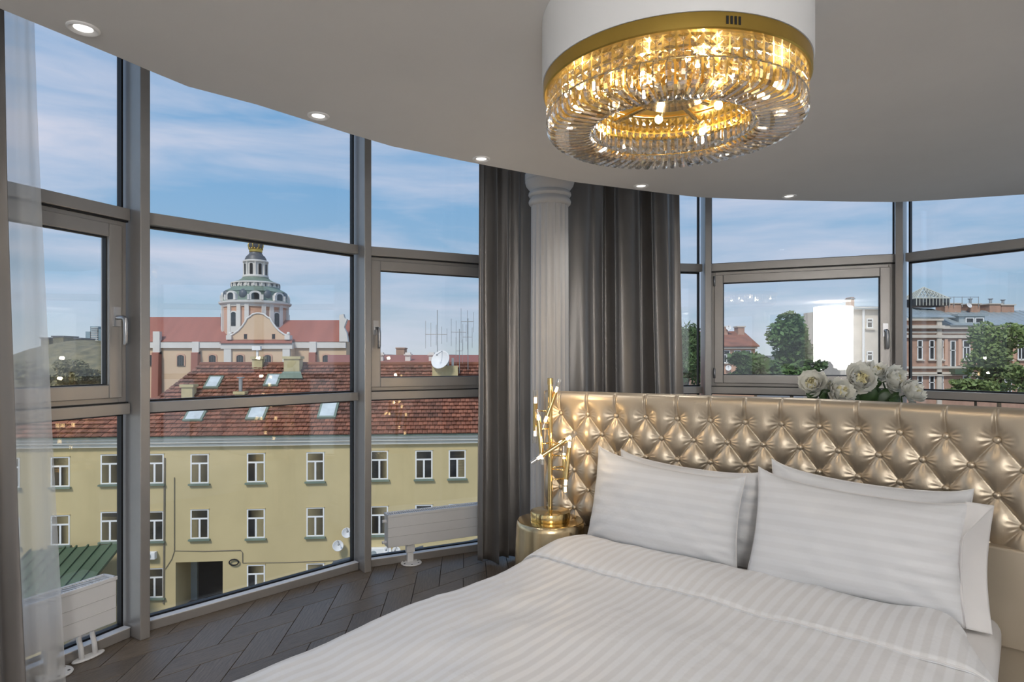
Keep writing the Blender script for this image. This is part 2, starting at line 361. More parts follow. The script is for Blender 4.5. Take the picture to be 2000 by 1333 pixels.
# ------------------------------------------------------------------ curtain wall
TR = [(1.160, 1.216), (2.163, 2.225)]    # lower and upper transom
LBL = {1: 'full-height window bay beside the left curtain, out of frame', 2: 'narrow full-height window bay behind the sheer curtain, with tilting sash', 3: 'full-height fixed window bay framing the domed church',
       4: 'full-height window bay with sash, ending behind the dark curtain next to the column', 5: 'window bay mostly behind the wide dark curtain, willow tree beyond', 6: 'window bay with closed sash above the peonies', 7: 'window bay at the far right facing the brick apartment house',
       8: 'window bay beyond the right edge of the view', 9: 'last window bay before the side wall'}
SASH = {1: None, 2: 'R', 4: 'L', 6: 'R'}
mull_n = {2: (0.78, -0.62), 3: (0.62, -0.785)}
BAY = {}
for i in range(1, len(T)):
    a = Vector(T[i-1]); b = Vector(T[i]); L = (b-a).length; rz = math.atan2((b-a).y, (b-a).x)
    w = thing('window_%d' % i, LBL[i], 'window', (a.x, a.y, 0), rz, kind='structure'); BAY[i] = (w, L, rz, a, b)
    e0, e1 = 0.03, L-0.03
    MB().box(e0, e1, 0.0, 0.10, 0.0, 0.050).build('sill', M['alu'], w, bevel=0.003)
    MB().box(e0, e1, -0.001, 0.045, 0.050, 0.0535).build('sill_sky_gleam', M['white'], w)  # white strip paints the sky's gleam on the sill top
    for z0, z1 in TR: MB().box(e0, e1, 0.0, 0.10, z0, z1).build('transom', M['alu'], w, bevel=0.003)
    MB().box(e0, e1, 0.0, 0.10, HI-0.06, HI).build('head_rail', M['alu'], w)
    spans = [(0.050, TR[0][0]), (TR[0][1], TR[1][0]), (TR[1][1], HI-0.06)]
    for k, (z0, z1) in enumerate(spans):
        if k == 1 and i in SASH:
            fx0, fx1 = e0, e1
            MB().frame(fx0, fx1, z0, z1, 0.042, 0.034, 0.10).build('fixed_frame', M['alu'], w, bevel=0.002)
            sh = MB().frame(fx0+0.034, fx1-0.034, z0+0.030, z1-0.030, 0.068, 0.014, 0.080).build('sash', M['alu'], w, bevel=0.004)
            MB().frame(fx0+0.100, fx1-0.100, z0+0.096, z1-0.096, 0.007, 0.034, 0.062).build('glazing_bead', M['gasket'], sh)
            MB().box(fx0+0.10, fx1-0.10, 0.050, 0.060, z0+0.096, z1-0.096).build('pane', M['glass'], sh)
            MB().box(fx0, fx1, 0.016, 0.036, z1-0.007, z1-0.0005).build('shadow_gap', M['gasket'], w); MB().box(fx0, fx1, 0.016, 0.036, z0+0.0005, z0+0.007).build('shadow_gap', M['gasket'], w)
            if SASH[i]:
                hx = fx1-0.068 if SASH[i] == 'R' else fx0+0.068
                hz = z0 + 0.44; sg = -1 if SASH[i] == 'R' else 1
                h = MB(); h.box(hx-0.017, hx+0.017, 0.002, 0.014, hz-0.045, hz+0.055)
                h.tube([(hx, 0.006, hz), (hx, -0.039, hz), (hx+0.004, -0.049, hz-0.006), (hx+0.006, -0.052, hz-0.03), (hx+0.006, -0.052, hz-0.125), (hx+0.004, -0.048, hz-0.138)], [0.011, 0.011, 0.012, 0.012, 0.011, 0.008], 10)
                o = h.build('handle', M['alu_light'], sh, auto=40); o['label'] = 'brushed metal lever handle'
                gx = fx0+0.034 if SASH[i] == 'R' else fx1-0.034
                for gz in (z0+0.07, z1-0.12):
                    MB().tube([(gx, 0.014, gz), (gx, 0.014, gz+0.08)], 0.009, 8).build('hinge', M['alu_light'], sh, smooth=True)
        else:
            MB().box(e0, e1, 0.068, 0.080, z0, z1).build('pane', M['glass'], w)
            MB().frame(e0, e1, z0, z1, 0.010, 0.056, 0.09).build('gasket', M['gasket'], w)
# mullions, deep boxes at the corners of the polygon
for i in range(1, len(T)-1):
    p = Vector(T[i]); d0 = (Vector(T[i])-Vector(T[i-1])).normalized(); d1 = (Vector(T[i+1])-Vector(T[i])).normalized(); d = (d0+d1).normalized()
    rz = math.atan2(d.y, d.x); w = BAY[i][0]
    m = MB().box(-0.025, 0.025, -0.094, 0.12, 0, HI)
    m.xf(Matrix.Rotation(-BAY[i][2], 4, 'Z') @ Matrix.Translation((p.x-BAY[i][3].x, p.y-BAY[i][3].y, 0)) @ Matrix.Rotation(rz, 4, 'Z'))
    m.build('mullion', M['alu'], w, bevel=0.004)
# ------------------------------------------------------------------ convector radiators
def radiator(bay, x0, x1, label, legs, pipes, valve):
    w, L, rz, a, b = BAY[bay]
    r = thing('convector_radiator', label, 'radiator', (a.x, a.y, 0), rz, group='low white convector radiators along the glass')
    y0, y1, z0, z1 = -0.052, 0.040, 0.132, 0.345
    m = MB().box(x0, x1, y0, y1, z0, z1); m.build('body', M['white'], r, bevel=0.004)
    for k in (0.34, 0.64):
        z = z0+(z1-z0)*k; MB().box(x0, x1, y0-0.0012, y0+0.001, z, z+0.0022).build('panel_groove', M['column'], r)
    g = MB(); g.box(x0-0.003, x1+0.003, y0-0.004, y0+0.012, z1-0.002, z1+0.016); g.box(x0-0.003, x1+0.003, y1-0.012, y1+0.004, z1-0.002, z1+0.016)
    g.box(x0-0.003, x0+0.012, y0, y1, z1-0.002, z1+0.016); g.box(x1-0.012, x1+0.003, y0, y1, z1-0.002, z1+0.016)
    g.build('top_rim', M['white'], r, bevel=0.002)
    s = MB(); n = int((x1-x0)/0.016)
    for k in range(n):
        x = x0+0.012+(x1-x0-0.024)*(k+0.5)/n; s.box(x-0.0025, x+0.0025, y0+0.01, y1-0.01, z1+0.002, z1+0.014)
    s.build('grille', M['white'], r); 
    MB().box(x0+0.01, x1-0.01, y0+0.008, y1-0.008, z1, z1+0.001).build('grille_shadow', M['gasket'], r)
    for lx in legs:
        l = MB().box(lx-0.022, lx+0.022, -0.030, 0.000, 0.008, z0).build('leg', M['white'], r, bevel=0.003)
        MB().box(lx-0.030, lx+0.030, -0.036, 0.001, 0.075, z0-0.01).build('leg_sleeve', M['white'], l, bevel=0.003)
        c = MB().lathe([(0.072, 0.0), (0.074, 0.004), (0.070, 0.009)], 28, (lx, -0.045, 0.001)).build('foot_plate', M['white'], l, auto=40)
        for k in range(6):
            an = k*math.pi/3+0.3; MB().lathe([(0.006, 0.0), (0.006, 0.0105)], 10, (lx+0.056*math.cos(an), -0.045+0.056*math.sin(an), 0.001)).build('screw_hole', M['gasket'], l)
    for px in pipes:
        for dx in (-0.03, 0.035):
            MB().tube([(px+dx, -0.012, z0+0.01), (px+dx, -0.014, 0.10), (px+dx+0.004, -0.022, 0.06), (px+dx+0.006, -0.026, 0.006)], 0.0115, 12).build('pipe', M['white'], r, smooth=True)
        pts = [(px+0.008+0.078*math.cos(k/24*2*math.pi)*1.0, -0.026+0.030*math.sin(k/24*2*math.pi)) for k in range(24)]
        MB().prism(pts, 0.001, 0.010).build('pipe_rosette', M['white'], r, bevel=0.004)
    if valve:
        for z in (z0+0.03, z1-0.035):
            MB().tube([(x0, -0.006, z), (x0-0.028, -0.006, z)], [0.012, 0.010], 12).build('valve', M['white'], r, auto=40)
    return r
# bay 2: from far behind the sheer to just short of the mullion; bay 4: from beside the mullion into the curtain
radiator(2, -0.02, 1.19, 'low white slatted-top convector radiator half behind the sheer curtain', [0.90], [1.06], False)
radiator(4, 0.165, 1.10, 'low white slatted-top convector radiator running behind the dark curtain edge', [0.335], [0.95], True)
# ------------------------------------------------------------------ curtains
def curtain(name, label, top, bot, z0, z1, folds, amp, material, seed, hem=0.02, group=None, nu=260, nv=60, thick=0.0025):
    rnd = random.Random(seed)
    ph = [rnd.uniform(0, 6.28) for _ in range(8)]; wv = [rnd.uniform(0.6, 1.4) for _ in range(6)]
    A0, A1 = Vector(top[0]), Vector(top[1]); B0, B1 = Vector(bot[0]), Vector(bot[1])
    dirv = (A1-A0).normalized(); nrm = Vector((dirv.y, -dirv.x))
    def fn(u, v):
        # v: 0 top, 1 bottom
        k = v**1.4
        p = A0.lerp(A1, u)*(1-k) + B0.lerp(B1, u)*k
        uu = u + 0.018*math.sin(2*math.pi*u*2.3*wv[0]+ph[0]) + 0.012*math.sin(2*math.pi*u*4.1*wv[1]+ph[1]+v*1.5)
        base = 2*math.pi*folds*uu
        am = amp*(0.55+0.6*v)*(0.65+0.45*math.sin(2*math.pi*u*1.7*wv[2]+ph[2]))
        y = am*(math.sin(base) + 0.18*math.sin(2*base+ph[3]+v*1.2) + 0.35*math.sin(base*0.5+ph[4]+v*0.8))
        y += amp*0.45*math.exp(-v*9)*math.sin(base*2.2+ph[5])
        y += 0.35*amp*noise.noise(Vector((u*7+seed, v*3.0, seed*1.7)))*(0.4+v)
        x = 0.22*am*math.cos(base+0.4)
        q = p + nrm*y + dirv*x
        z = z1+(z0-z1)*v
        if v > 0.97: z += hem*0.5*(1+math.sin(base*0.5+ph[6]))*(v-0.97)/0.03
        return (q.x, q.y, z)
    m = MB().grid(fn, nu, nv)
    o = m.build(name, material, smooth=True, solid=thick if thick else 0)
    return setp(o, label, 'curtain', group)
def bay_pt(i, s, off):    # a point beside bay i: s along it from its left end, off into the room
    w, L, rz, a, b = BAY[i]; d = (b-a).normalized(); n = Vector((d.y, -d.x)); q = a + d*s + n*off; return (q.x, q.y)
GRP = 'grey satin blackout curtains'
curtain('curtain', 'dark grey satin curtain at the far left edge, in front of the sheer', (bay_pt(2, -0.15, 0.34), bay_pt(2, 0.535, 0.32)), (bay_pt(2, -0.15, 0.36), bay_pt(2, 0.605, 0.36)), 0.012, HI-0.04, 5, 0.045, M['satin'], 3, group=GRP)
curtain('sheer_curtain', 'translucent white sheer curtain in front of the left radiator', (bay_pt(2, 0.15, 0.20), bay_pt(2, 0.715, 0.20)), (bay_pt(2, 0.15, 0.22), bay_pt(2, 0.845, 0.24)), 0.012, HI-0.04, 6, 0.030, M['sheer'], 5, thick=0, group='white sheer curtains')
curtain('curtain', 'narrow dark grey satin curtain bunched to the left of the column', (bay_pt(4, 0.755, 0.27), bay_pt(4, 1.28, 0.24)), (bay_pt(4, 0.735, 0.31), bay_pt(4, 1.27, 0.28)), 0.012, HI-0.04, 5.5, 0.046, M['satin'], 11, group=GRP)
curtain('sheer_curtain', 'strip of white sheer curtain showing between narrow dark curtain and column', (bay_pt(4, 1.22, 0.16), bay_pt(4, 1.39, 0.15)), (bay_pt(4, 1.15, 0.16), bay_pt(4, 1.39, 0.15)), 0.012, HI-0.04, 3, 0.015, M['sheer'], 15, thick=0, group='white sheer curtains', nu=80)
curtain('curtain', 'wide dark grey satin curtain to the right of the column, behind the headboard', (bay_pt(5, 0.10, 0.24), bay_pt(5, 1.055, 0.22)), (bay_pt(5, 0.10, 0.25), bay_pt(5, 1.125, 0.23)), 0.012, HI-0.04, 7, 0.062, M['satin'], 21, group=GRP, nu=360)
# ------------------------------------------------------------------ fluted column
CX, CY = 0.247, 4.12
col = thing('fluted_column', 'white fluted plaster column with a moulded round capital between two dark curtains', 'column', (CX, CY, 0))
def flute(a, z): 
    t = (a*18/(2*math.pi)) % 1.0
    return 1.0 - 0.075*max(0.0, math.sin(math.pi*min(1, max(0, (t-0.1)/0.8))))**0.7
MB().lathe([(0.128, 0.22), (0.126, 0.9), (0.124, 1.8), (0.121, 2.45)], 240, rf=flute).build('shaft', M['column'], col, auto=50)
MB().lathe([(0.118, 2.442), (0.128, 2.447), (0.136, 2.455), (0.139, 2.468), (0.134, 2.482), (0.126, 2.490), (0.124, 2.498), (0.134, 2.503), (0.140, 2.514), (0.138, 2.527), (0.130, 2.536), (0.132, 2.548), (0.141, 2.558), (0.154, 2.575), (0.160, 2.595), (0.161, 2.602), (0.157, 2.607), (0.162, 2.614), (0.162, 2.650), (0.158, 2.655)], 64).build('capital', M['column'], col, auto=35)
MB().lathe([(0.175, 0.0), (0.175, 0.07), (0.168, 0.08), (0.172, 0.11), (0.160, 0.14), (0.142, 0.15), (0.15, 0.175), (0.142, 0.20), (0.13, 0.225)], 64).build('base', M['column'], col, auto=35)
MB().lathe([(0.10, 2.655), (0.10, HI)], 32).build('stub', M['column'], col, auto=35)
# ------------------------------------------------------------------ ceiling downlights
M['lens'] = mat('lamp_lens', (1, 1, 1), 0.4, emit=(1.0, 0.95, 0.88), estr=2.2)
def downlight(x, y, label, watt=SPOT_W):
    d = thing('downlight', label, 'downlight', (x, y, CEIL), group='round recessed ceiling downlights')
    MB().lathe([(0.046, 0.001), (0.046, -0.004), (0.041, -0.007), (0.033, -0.005), (0.026, 0.0)], 32, caps=False).build('trim_ring', M['white'], d, auto=40)
    MB().lathe([(0.0265, 0.0006), (0.0265, -0.0012)], 32).build('lens', M['lens'], d)
    l = bpy.data.lights.new('bulb_light', 'SPOT'); l.energy = watt; l.spot_size = R(150); l.spot_blend = 0.9; l.shadow_soft_size = 0.03; l.color = (1.0, 0.985, 0.965)
    o = bpy.data.objects.new('bulb_light', l); COL.objects.link(o); o.parent = d; o.location = (0, 0, -0.03)
for x, y, lb in ((-1.35, 1.983, 'recessed downlight in the ceiling above the left curtain'), (-0.83, 2.699, 'recessed downlight in the ceiling above the church window'), (-0.16, 3.28, 'recessed downlight in the ceiling above the narrow dark curtain'),
                 (0.778, 3.796, 'recessed downlight in the ceiling above the wide dark curtain'), (1.775, 4.035, 'recessed downlight in the ceiling above the peony window'),
                 (3.05, 3.3, 'added fill downlight in the ceiling right of the bed'), (3.3, 1.6, 'added fill downlight in the ceiling by the right-hand bays'), (2.2, 0.2, 'added fill downlight in the ceiling over the right-hand walkway'), (0.6, -0.4, 'added fill downlight in the ceiling behind the camera position'), (-1.0, 0.2, 'added fill downlight in the ceiling over the left-hand walkway'), (2.2, -1.6, 'added fill downlight in the ceiling near the right rear window'), (0.5, -1.7, 'added fill downlight in the ceiling above the added drum lamp'), (-1.4, -1.5, 'added fill downlight in the ceiling near the left rear window')):  # downlights out of view, added to fill the room with light
    downlight(x, y, lb, SPOT_W if y > 1.8 else SPOT_W*2.4)

# ------------------------------------------------------------------ added fill lamp, stand-in for the unseen bright source mirrored in the sash
fl = thing('added_fill_lamp', 'added fill lamp with a white drum shade, standing in for the bright source mirrored in the sash', 'lamp', (0.28, -2.28, 0))
M['shade'] = mat('fill_lamp_glow', (0.9, 0.88, 0.85), 0.8, emit=(1.0, 0.99, 0.975), estr=FILL_GLOW)
MB().lathe([(0.24, 0.0), (0.24, 0.02), (0.05, 0.035), (0.02, 0.05)], 40).build('base', M['gold'], fl, auto=40)
MB().tube([(0, 0, 0.04), (0, 0, 1.30)], 0.014, 12).build('pole', M['gold'], fl, smooth=True)
MB().lathe([(0.32, 1.24), (0.325, 1.25), (0.325, 2.38), (0.32, 2.39)], 48, caps=False).build('shade', M['shade'], fl, auto=40, solid=0.004)
MB().lathe([(0.31, 1.26), (0.31, 1.262)], 48).build('diffuser', M['shade'], fl)
# ================================================================== bed
BZ = R(-39.4)                     # local x runs along the headboard, local y from foot to head
# ---- headboard: two wings that meet in a soft bend, diamond tufted
HS = 0.168; HH = 0.1064           # button pitch along a row, half row height
ROW1 = 1.1346; HTOP = 1.26; HBOT = 0.50; HPAN = 0.734; HLEN = 2.62; S0 = 0.1075
def build_path():
    pts = []; p = Vector((0.195, 3.687)); ds = 0.01; s = 0.0
    while s <= HLEN+0.0001:
        k = min(1, max(0, (s-1.12)/0.62)); k = k*k*(3-2*k)
        a = -R(30.1 + (50.5-30.1)*k)
        pts.append((p.copy(), a)); p = p + Vector((math.cos(a), math.sin(a)))*ds; s += ds
    return pts
PATH = build_path()
def hpos(s):
    i = min(len(PATH)-2, max(0, int(s/0.01))); f = s/0.01-i
    p = PATH[i][0].lerp(PATH[i+1][0], f); a = PATH[i][1]+(PATH[i+1][1]-PATH[i][1])*f
    return p, Vector((math.sin(a), -math.cos(a)))          # point, direction into the room
def bump1(t): t = min(1.0, max(0.0, t)); return math.sqrt(max(0.0, 1-(1-t)**2))
def pad(t): return math.sin(math.pi/2*min(1.0, t))**0.62
def tuft(s, z):
    x = (s-S0)/(HS/2); y = (z-ROW1)/HH
    p = (x+y)/2; q = (x-y)/2
    tp = abs(p-round(p))*2; tq = abs(q-round(q))*2
    if y > 0:      # above the first row: upright creases only, running up to the top roll
        tx = abs(x/2-round(x/2))*2; kk = min(1, y/0.75); kk = kk*kk*(3-2*kk)
        fl = 1-0.42*math.exp(-(tx/0.06)**2)
        h = pad(tx)**2*(1-kk)+fl*kk
    else:
        h = pad(tp)*pad(tq)
    bd = 9; ba = 0
    for jj in (math.floor(y), math.floor(y)+1):
        if jj > 0: continue
        k = x if jj % 2 == 0 else x-1
        kx = round(k/2)*2 + (0 if jj % 2 == 0 else 1)
        dx = (x-kx)*HS/2; dz = (y-jj)*HH; dd = math.hypot(dx, dz)
        if dd < bd: bd = dd; ba = math.atan2(dz, dx)
    hole = math.exp(-(bd/0.020)**2); wide = math.exp(-(bd/0.060)**2)
    ple = math.exp(-((bd-0.036)/0.017)**2)*0.0020*math.sin(ba*14+1.3*math.sin(ba*3))*(0.75-0.25*math.sin(ba))
    return 0.012 + 0.031*h - 0.004*hole - 0.003*wide*(1-hole) + ple
hb = thing('headboard', 'curved bronze-gold headboard with deep diamond tufting and buttons', 'headboard', (0, 0, 0))
def hfn(u, v):
    s = u*HLEN; z = HBOT + v*(HTOP-HBOT)
    p, n = hpos(s); d = tuft(s, min(z, HTOP))
    ed = min(s, HLEN-s)/0.05; 
    if ed < 1: d *= bump1(max(0.0, ed))
    tz = (HTOP-z)/0.045
    if tz < 1: d = d*bump1(max(0, tz))
    bz = (z-HBOT)/0.02
    if bz < 1: d = d*bump1(max(0, bz))
    q = p + n*(0.0+d); return (q.x, q.y, z)
MB().grid(hfn, 640, 200).build('upholstery', M['leather'], hb, smooth=True)
def slab_along(m, z0, z1, n0, n1, s0=0.0, s1=HLEN, k=60):
    b = len(m.v)
    for i in range(k+1):
        p, n = hpos(s0+(s1-s0)*i/k)
        for a, z in ((n0, z0), (n1, z0), (n1, z1), (n0, z1)): q = p+n*a; m.v.append((q.x, q.y, z))
    for i in range(k):
        for j in range(4): m.f.append((b+i*4+j, b+i*4+(j+1) % 4, b+i*4+4+(j+1) % 4, b+i*4+4+j))
    m.f.append((b, b+1, b+2, b+3)); e = b+k*4; m.f.append((e+3, e+2, e+1, e)); return m
slab_along(MB(), 0.36, HTOP-0.012, -0.10, 0.004).build('back_frame', M['leather_plain'], hb, bevel=0.012)
slab_along(MB(), 0.36, HPAN, -0.02, 0.062, s0=0.62).build('plain_panel', M['leather_plain'], hb, bevel=0.008)
slab_along(MB(), 0.0, 0.36, -0.09, 0.0).build('plinth', M['leather_plain'], hb, bevel=0.006)
pip = MB(); pip.tube([(*(hpos(HLEN*i/80)[0]+hpos(HLEN*i/80)[1]*0.002), HTOP-0.004) for i in range(81)], 0.005, 8); pip.build('top_piping', M['leather'], hb, smooth=True)
bm_ = MB().lathe([(0.0120, -0.006), (0.0135, 0.002), (0.0125, 0.0065), (0.008, 0.0102), (0.001, 0.0116)], 14, caps=False).mesh('button', M['leather'], True)
for j in range(0, 6):
    k = 0
    while True:
        s = S0 + k*HS + (HS/2 if j % 2 else 0)
        if s > (HLEN-0.06 if j < 4 else 0.6): break
        z = ROW1 - j*HH
        if s > 0.03:
            p, n = hpos(s); d = tuft(s, z); q = p+n*(d+0.005)
            inst('button', bm_, hb, (q.x, q.y, z), (R(90), 0, math.atan2(n.y, n.x)+R(90)))
        k += 1
# ---- bed base, mattress
bed = thing('bed', 'wide bed base in beige leather with a white sheeted mattress', 'bed', (BO.x, BO.y, 0), BZ)
def rbox(m, x0, x1, y0, y1, z0, z1): return m.box(x0, x1, y0, y1, z0, z1)
MB().box(0.06, 1.72, -1.34, 0.775, 0.06, 0.335).build('base', M['leather_plain'], bed, bevel=0.02)
for sx in (0.16, 1.62):
    for sy in (-1.2, 0.65): MB().box(sx-0.04, sx+0.04, sy-0.04, sy+0.04, 0.0, 0.06).build('leg', M['gasket'], bed)
def mfn_shape(m, x0, x1, y0, y1, z0, z1, r):
    m.box(x0, x1, y0, y1, z0, z1); return m
o = MB().box(0.055, 1.745, -1.33, 0.785, 0.335, 0.475).build('mattress', M['linen'], bed, smooth=False)
bv = o.modifiers.new('b', 'BEVEL'); bv.width = 0.05; bv.segments = 5
for p in o.data.polygons: p.use_smooth = True
# ---- duvet
def hang(x, lo, hi, r):
    # flat coordinate -> (position, drop); outside lo..hi the cloth turns down over a rounded edge
    if x < lo:
        e = lo-x
        if e < r*math.pi/2: a = e/r; return lo-r*math.sin(a), r*(1-math.cos(a))
        return lo-r, r+(e-r*math.pi/2)
    if x > hi:
        e = x-hi
        if e < r*math.pi/2: a = e/r; return hi+r*math.sin(a), r*(1-math.cos(a))
        return hi+r, r+(e-r*math.pi/2)
    return x, 0.0
def puff(w, t, sd=0.0):
    v = Vector((w*2.6+sd, t*2.2, 3.1+sd))
    a = noise.noise(v)*0.020 + noise.noise(Vector((w*6.5+sd, t*5.0, 9.7)))*0.009 + noise.noise(Vector((w*17+t*6, t*13, 1.7)))*0.0030
    a += 0.004*noise.noise(Vector((w*1.6, t*9+w*3, 7.3)))
    a += 0.0045*math.sin(t*5.5+2.5*noise.noise(Vector((w*1.3, t*1.3, 4))))*math.sin(w*3.0+1.0)
    return a
def duvet_fn(w0, w1, t0, t1, z, drop, r=0.085, lo_w=0.085, hi_w=1.69, lo_t=-1.36):
    def hiw(t): return 1.55+0.14*min(1, max(0, (0.45-t)/0.42))
    def fn(u, v, hi_w=1.69):
        wf = w0+(w1-w0)*u; tf = t0+(t1-t0)*v
        hi_w = hiw(tf); wf = lo_w+(wf-lo_w)*(hi_w-lo_w)/(1.69-lo_w) if wf > lo_w and wf < 1.69 else (wf if wf <= lo_w else hi_w+(wf-1.69))
        x, d1 = hang(wf, lo_w, hi_w, r); y, d2 = hang(tf, lo_t, 99, r)
        k = puff(wf, tf)
        top = math.exp(-((d1+d2)/0.06)**2)
        z_ = z + k*top - d1 - d2
        if d1 > 0 or d2 > 0:
            out = 0.022*math.sin(tf*11+2*noise.noise(Vector((tf*2, 1, 1))))*min(1, (d1)/0.12)
            if wf < lo_w: x -= out+0.01*min(1, d1/0.1)
            elif wf > hi_w: x += out
            if d2 > 0: y -= 0.02*math.sin(wf*10)*min(1, d2/0.12)
        return (x, y, max(0.03, z_))
    return fn
duv = thing('duvet', 'white duvet with satin stripes, top edge turned back below the pillows', 'duvet', (BO.x, BO.y, 0), BZ)
MB().grid(duvet_fn(-0.22, 1.99, -1.62, 0.47, 0.528, 0.3), 190, 170).build('cover', M['linen_x'], duv, smooth=True, solid=0.006)
def fold_fn(u, v):
    wf = -0.20+2.17*u
    a = v          # 0 free edge on top, then back to the roll at the head end, then under
    hi_w = 1.545+0.13*(1-min(1, a/0.8)); wf = 0.085+(wf-0.085)*(hi_w-0.085)/(1.69-0.085) if 0.085 < wf < 1.69 else (wf if wf <= 0.085 else hi_w+(wf-1.69))
    x, d1 = hang(wf, 0.085, hi_w, 0.10)
    k = puff(wf, 0.075+a*0.41); top = math.exp(-(d1/0.06)**2)
    edge = 0.075+0.022*math.sin(wf*2.1+0.6)+0.012*noise.noise(Vector((wf*3, 2, 2)))
    if a < 0.12:
        y = edge+0.02*a/0.12; zz = 0.5315+0.0135*math.sin(a/0.12*math.pi/2)
    elif a < 0.8:
        b = (a-0.12)/0.68; y = edge+0.02+(0.485-edge-0.02)*b; zz = 0.545+0.014*math.sin(b*math.pi)
    else:
        b = (a-0.8)/0.2*math.pi; y = 0.485+0.02*math.sin(b); zz = 0.53+0.015*math.cos(b)
    z = zz + k*top - d1
    if d1 > 0:
        out = 0.015*math.sin(a*7+1); x += (-out-0.012 if wf < 0.085 else out+0.012)*min(1, d1/0.1)
    return (x, y, max(0.05, z))
MB().grid(fold_fn, 170, 60).build('turned_back_edge', M['linen_x'], duv, smooth=True, solid=0.005)
hem = MB(); hem.tube([(fold_fn(i/120, 0.02)[0], fold_fn(i/120, 0.02)[1]-0.003, fold_fn(i/120, 0.02)[2]+0.004) for i in range(9, 112)], 0.0028, 8); hem.build('hem_seam', M['linen'], duv, smooth=True)
# ---- pillows
def pillow(label, wc, wd, hl, hr, th, tb, zb, lean, seed, hemw=0.0, sag=0.02):
    hw = wd/2
    def side(sg):
        def fn(u, v):
            a = u*2-1; b = v*2-1
            ht = hl+(hr-hl)*u
            sa = math.copysign(abs(a)**0.92, a); sb = math.copysign(abs(b)**0.92, b)
            ea, eb = 1-abs(a), 1-abs(b)
            prof = ((1-abs(a)**2.4)*(1-abs(b)**2.4))**0.5
            nb = noise.noise(Vector((a*1.7+seed, b*1.5, sg*2.0+seed)))*0.16 + noise.noise(Vector((a*5+seed, b*4, sg)))*0.05
            # gathers that run in from the side seams, and creases into the corners
            wr = 0.005*math.sin(b*17+seed*3+3.5*noise.noise(Vector((a*2, b*3, seed))))*max(0, abs(a)-0.5)/0.5*(1-abs(b)**3)
            cr = 0.010*math.sin((ea-eb)*16+seed)*max(0, abs(a)-0.45)*max(0, abs(b)-0.40)*4
            gather = 0.040*noise.noise(Vector((a*3+seed*2, b*7, 5.0)))*max(0, a-0.35)
            x = hw*(sa*(1-0.050*(1-b*b)))
            z = ht/2*(sb*(1-0.05*(1-a*a)*(0.3 if sb < 0 else 0.9)))
            if b > 0: z -= sag*(1-a*a)*b + 0.0*b
            z += 0.016*abs(a)**8*abs(b)**6*math.copysign(1, b)
            y = sg*(th/2*prof*(1+nb)) + (wr+cr+gather)*prof*sg
            y += 0.012*math.sin(a*2.6+seed)*b
            return (x, y, z+ht/2)
        return fn
    m = MB().grid(side(-1), 84, 64); g2 = MB().grid(side(1), 84, 64)
    b = len(m.v); m.v += g2.v; m.f += [tuple(b+i for i in f[::-1]) for f in g2.f]
    pos = BO + wb*wc + lb_*tb
    p = thing('pillow', label, 'pillow', (pos.x, pos.y, zb), 0, group='four white striped pillows'); p.rotation_euler = (R(-lean), 0, BZ)
    m.build('cushion', M['linen_z'], p, smooth=True)
    sm = MB()
    ring = [side(-1)(i/30, 0) for i in range(31)]+[side(-1)(1, i/24) for i in range(1, 25)]+[side(-1)(1-i/30, 1) for i in range(1, 31)]+[side(-1)(0, 1-i/24) for i in range(1, 25)]
    sm.tube(ring, 0.0022, 6); sm.build('seam', M['linen'], p, smooth=True)
    if hemw:       # open pillowcase end beyond the cushion
        for sg in (-1, 1):
            def hf(u, v, sg=sg):
                x0, y0, z0 = side(-1)(1.0, v); x0 -= 0.012
                op = math.sin(math.pi*min(1, max(0, v)))**0.7
                y = y0 + sg*(0.004+0.022*u*op) + 0.008*math.sin(v*9+sg)*u + 0.005*math.sin(v*17+u*3)*u + (0.035*u*op if sg > 0 else 0)
                ln = 1.0 if sg > 0 else (0.16+0.84*max(0, (v-0.70)/0.30)**1.3 if v > 0.70 else 0.16)
                return (x0+hemw*u*ln, y, z0+0.006*u*math.sin(v*6))
            MB().grid(hf, 14, 48).build('open_hem', M['linen'], p, smooth=True, solid=0.003)
    return p
pillow('white striped pillow behind the one nearest the lamp', 0.515, 0.76, 0.475, 0.445, 0.15, 0.715, 0.475, 5, 2.2)
pillow('white striped pillow behind the one with the open hem', 1.285, 0.75, 0.495, 0.455, 0.15, 0.72, 0.480, 5, 5.1)
pillow('front white striped pillow beside the gold lamp', 0.435, 0.79, 0.475, 0.405, 0.20, 0.55, 0.510, 17, 1.3)
pillow('front white striped pillow with its case hem hanging open', 1.265, 0.775, 0.465, 0.415, 0.21, 0.53, 0.505, 18, 3.7, hemw=0.085)
# ================================================================== bedside table and lamp
NX, NY = 0.2085, 3.43; NZ = 0.571
ns = thing('bedside_table', 'round brushed-brass drum table wedged between bed and column', 'table', (NX, NY, 0))
MB().lathe([(0.19, 0.0), (0.206, 0.012), (0.203, 0.05), (0.185, 0.54), (0.1815, 0.562), (0.176, 0.567)], 72, caps=True).build('drum', M['gold_brush'], ns, auto=40)
MB().lathe([(0.1765, 0.560), (0.1765, NZ-0.001), (0.172, NZ), (0.001, NZ)], 72, caps=False).build('table_top', M['gold'], ns, auto=30)
lamp = thing('table_lamp', 'tall brass lamp with twisted branches of lit glass tubes on the round brass table', 'lamp', (NX, NY, NZ))
PX = NY/F
def lp(x, y, dy=0.0): return Vector(((x-1000)/F*(NY+dy)-NX, dy, EYE+(HOR-y)/F*(NY+dy)-NZ))
MB().lathe([(0.107, 0.0005), (0.109, 0.006), (0.109, 0.042), (0.106, 0.048), (0.02, 0.050), (0.016, 0.052)], 56).build('base', M['gold'], lamp, auto=30)
zt = lp(1075, 739).z
MB().tube([(0, 0, 0.05), (0, 0, zt)], 0.0125, 20).build('stem', M['gold'], lamp, auto=40)
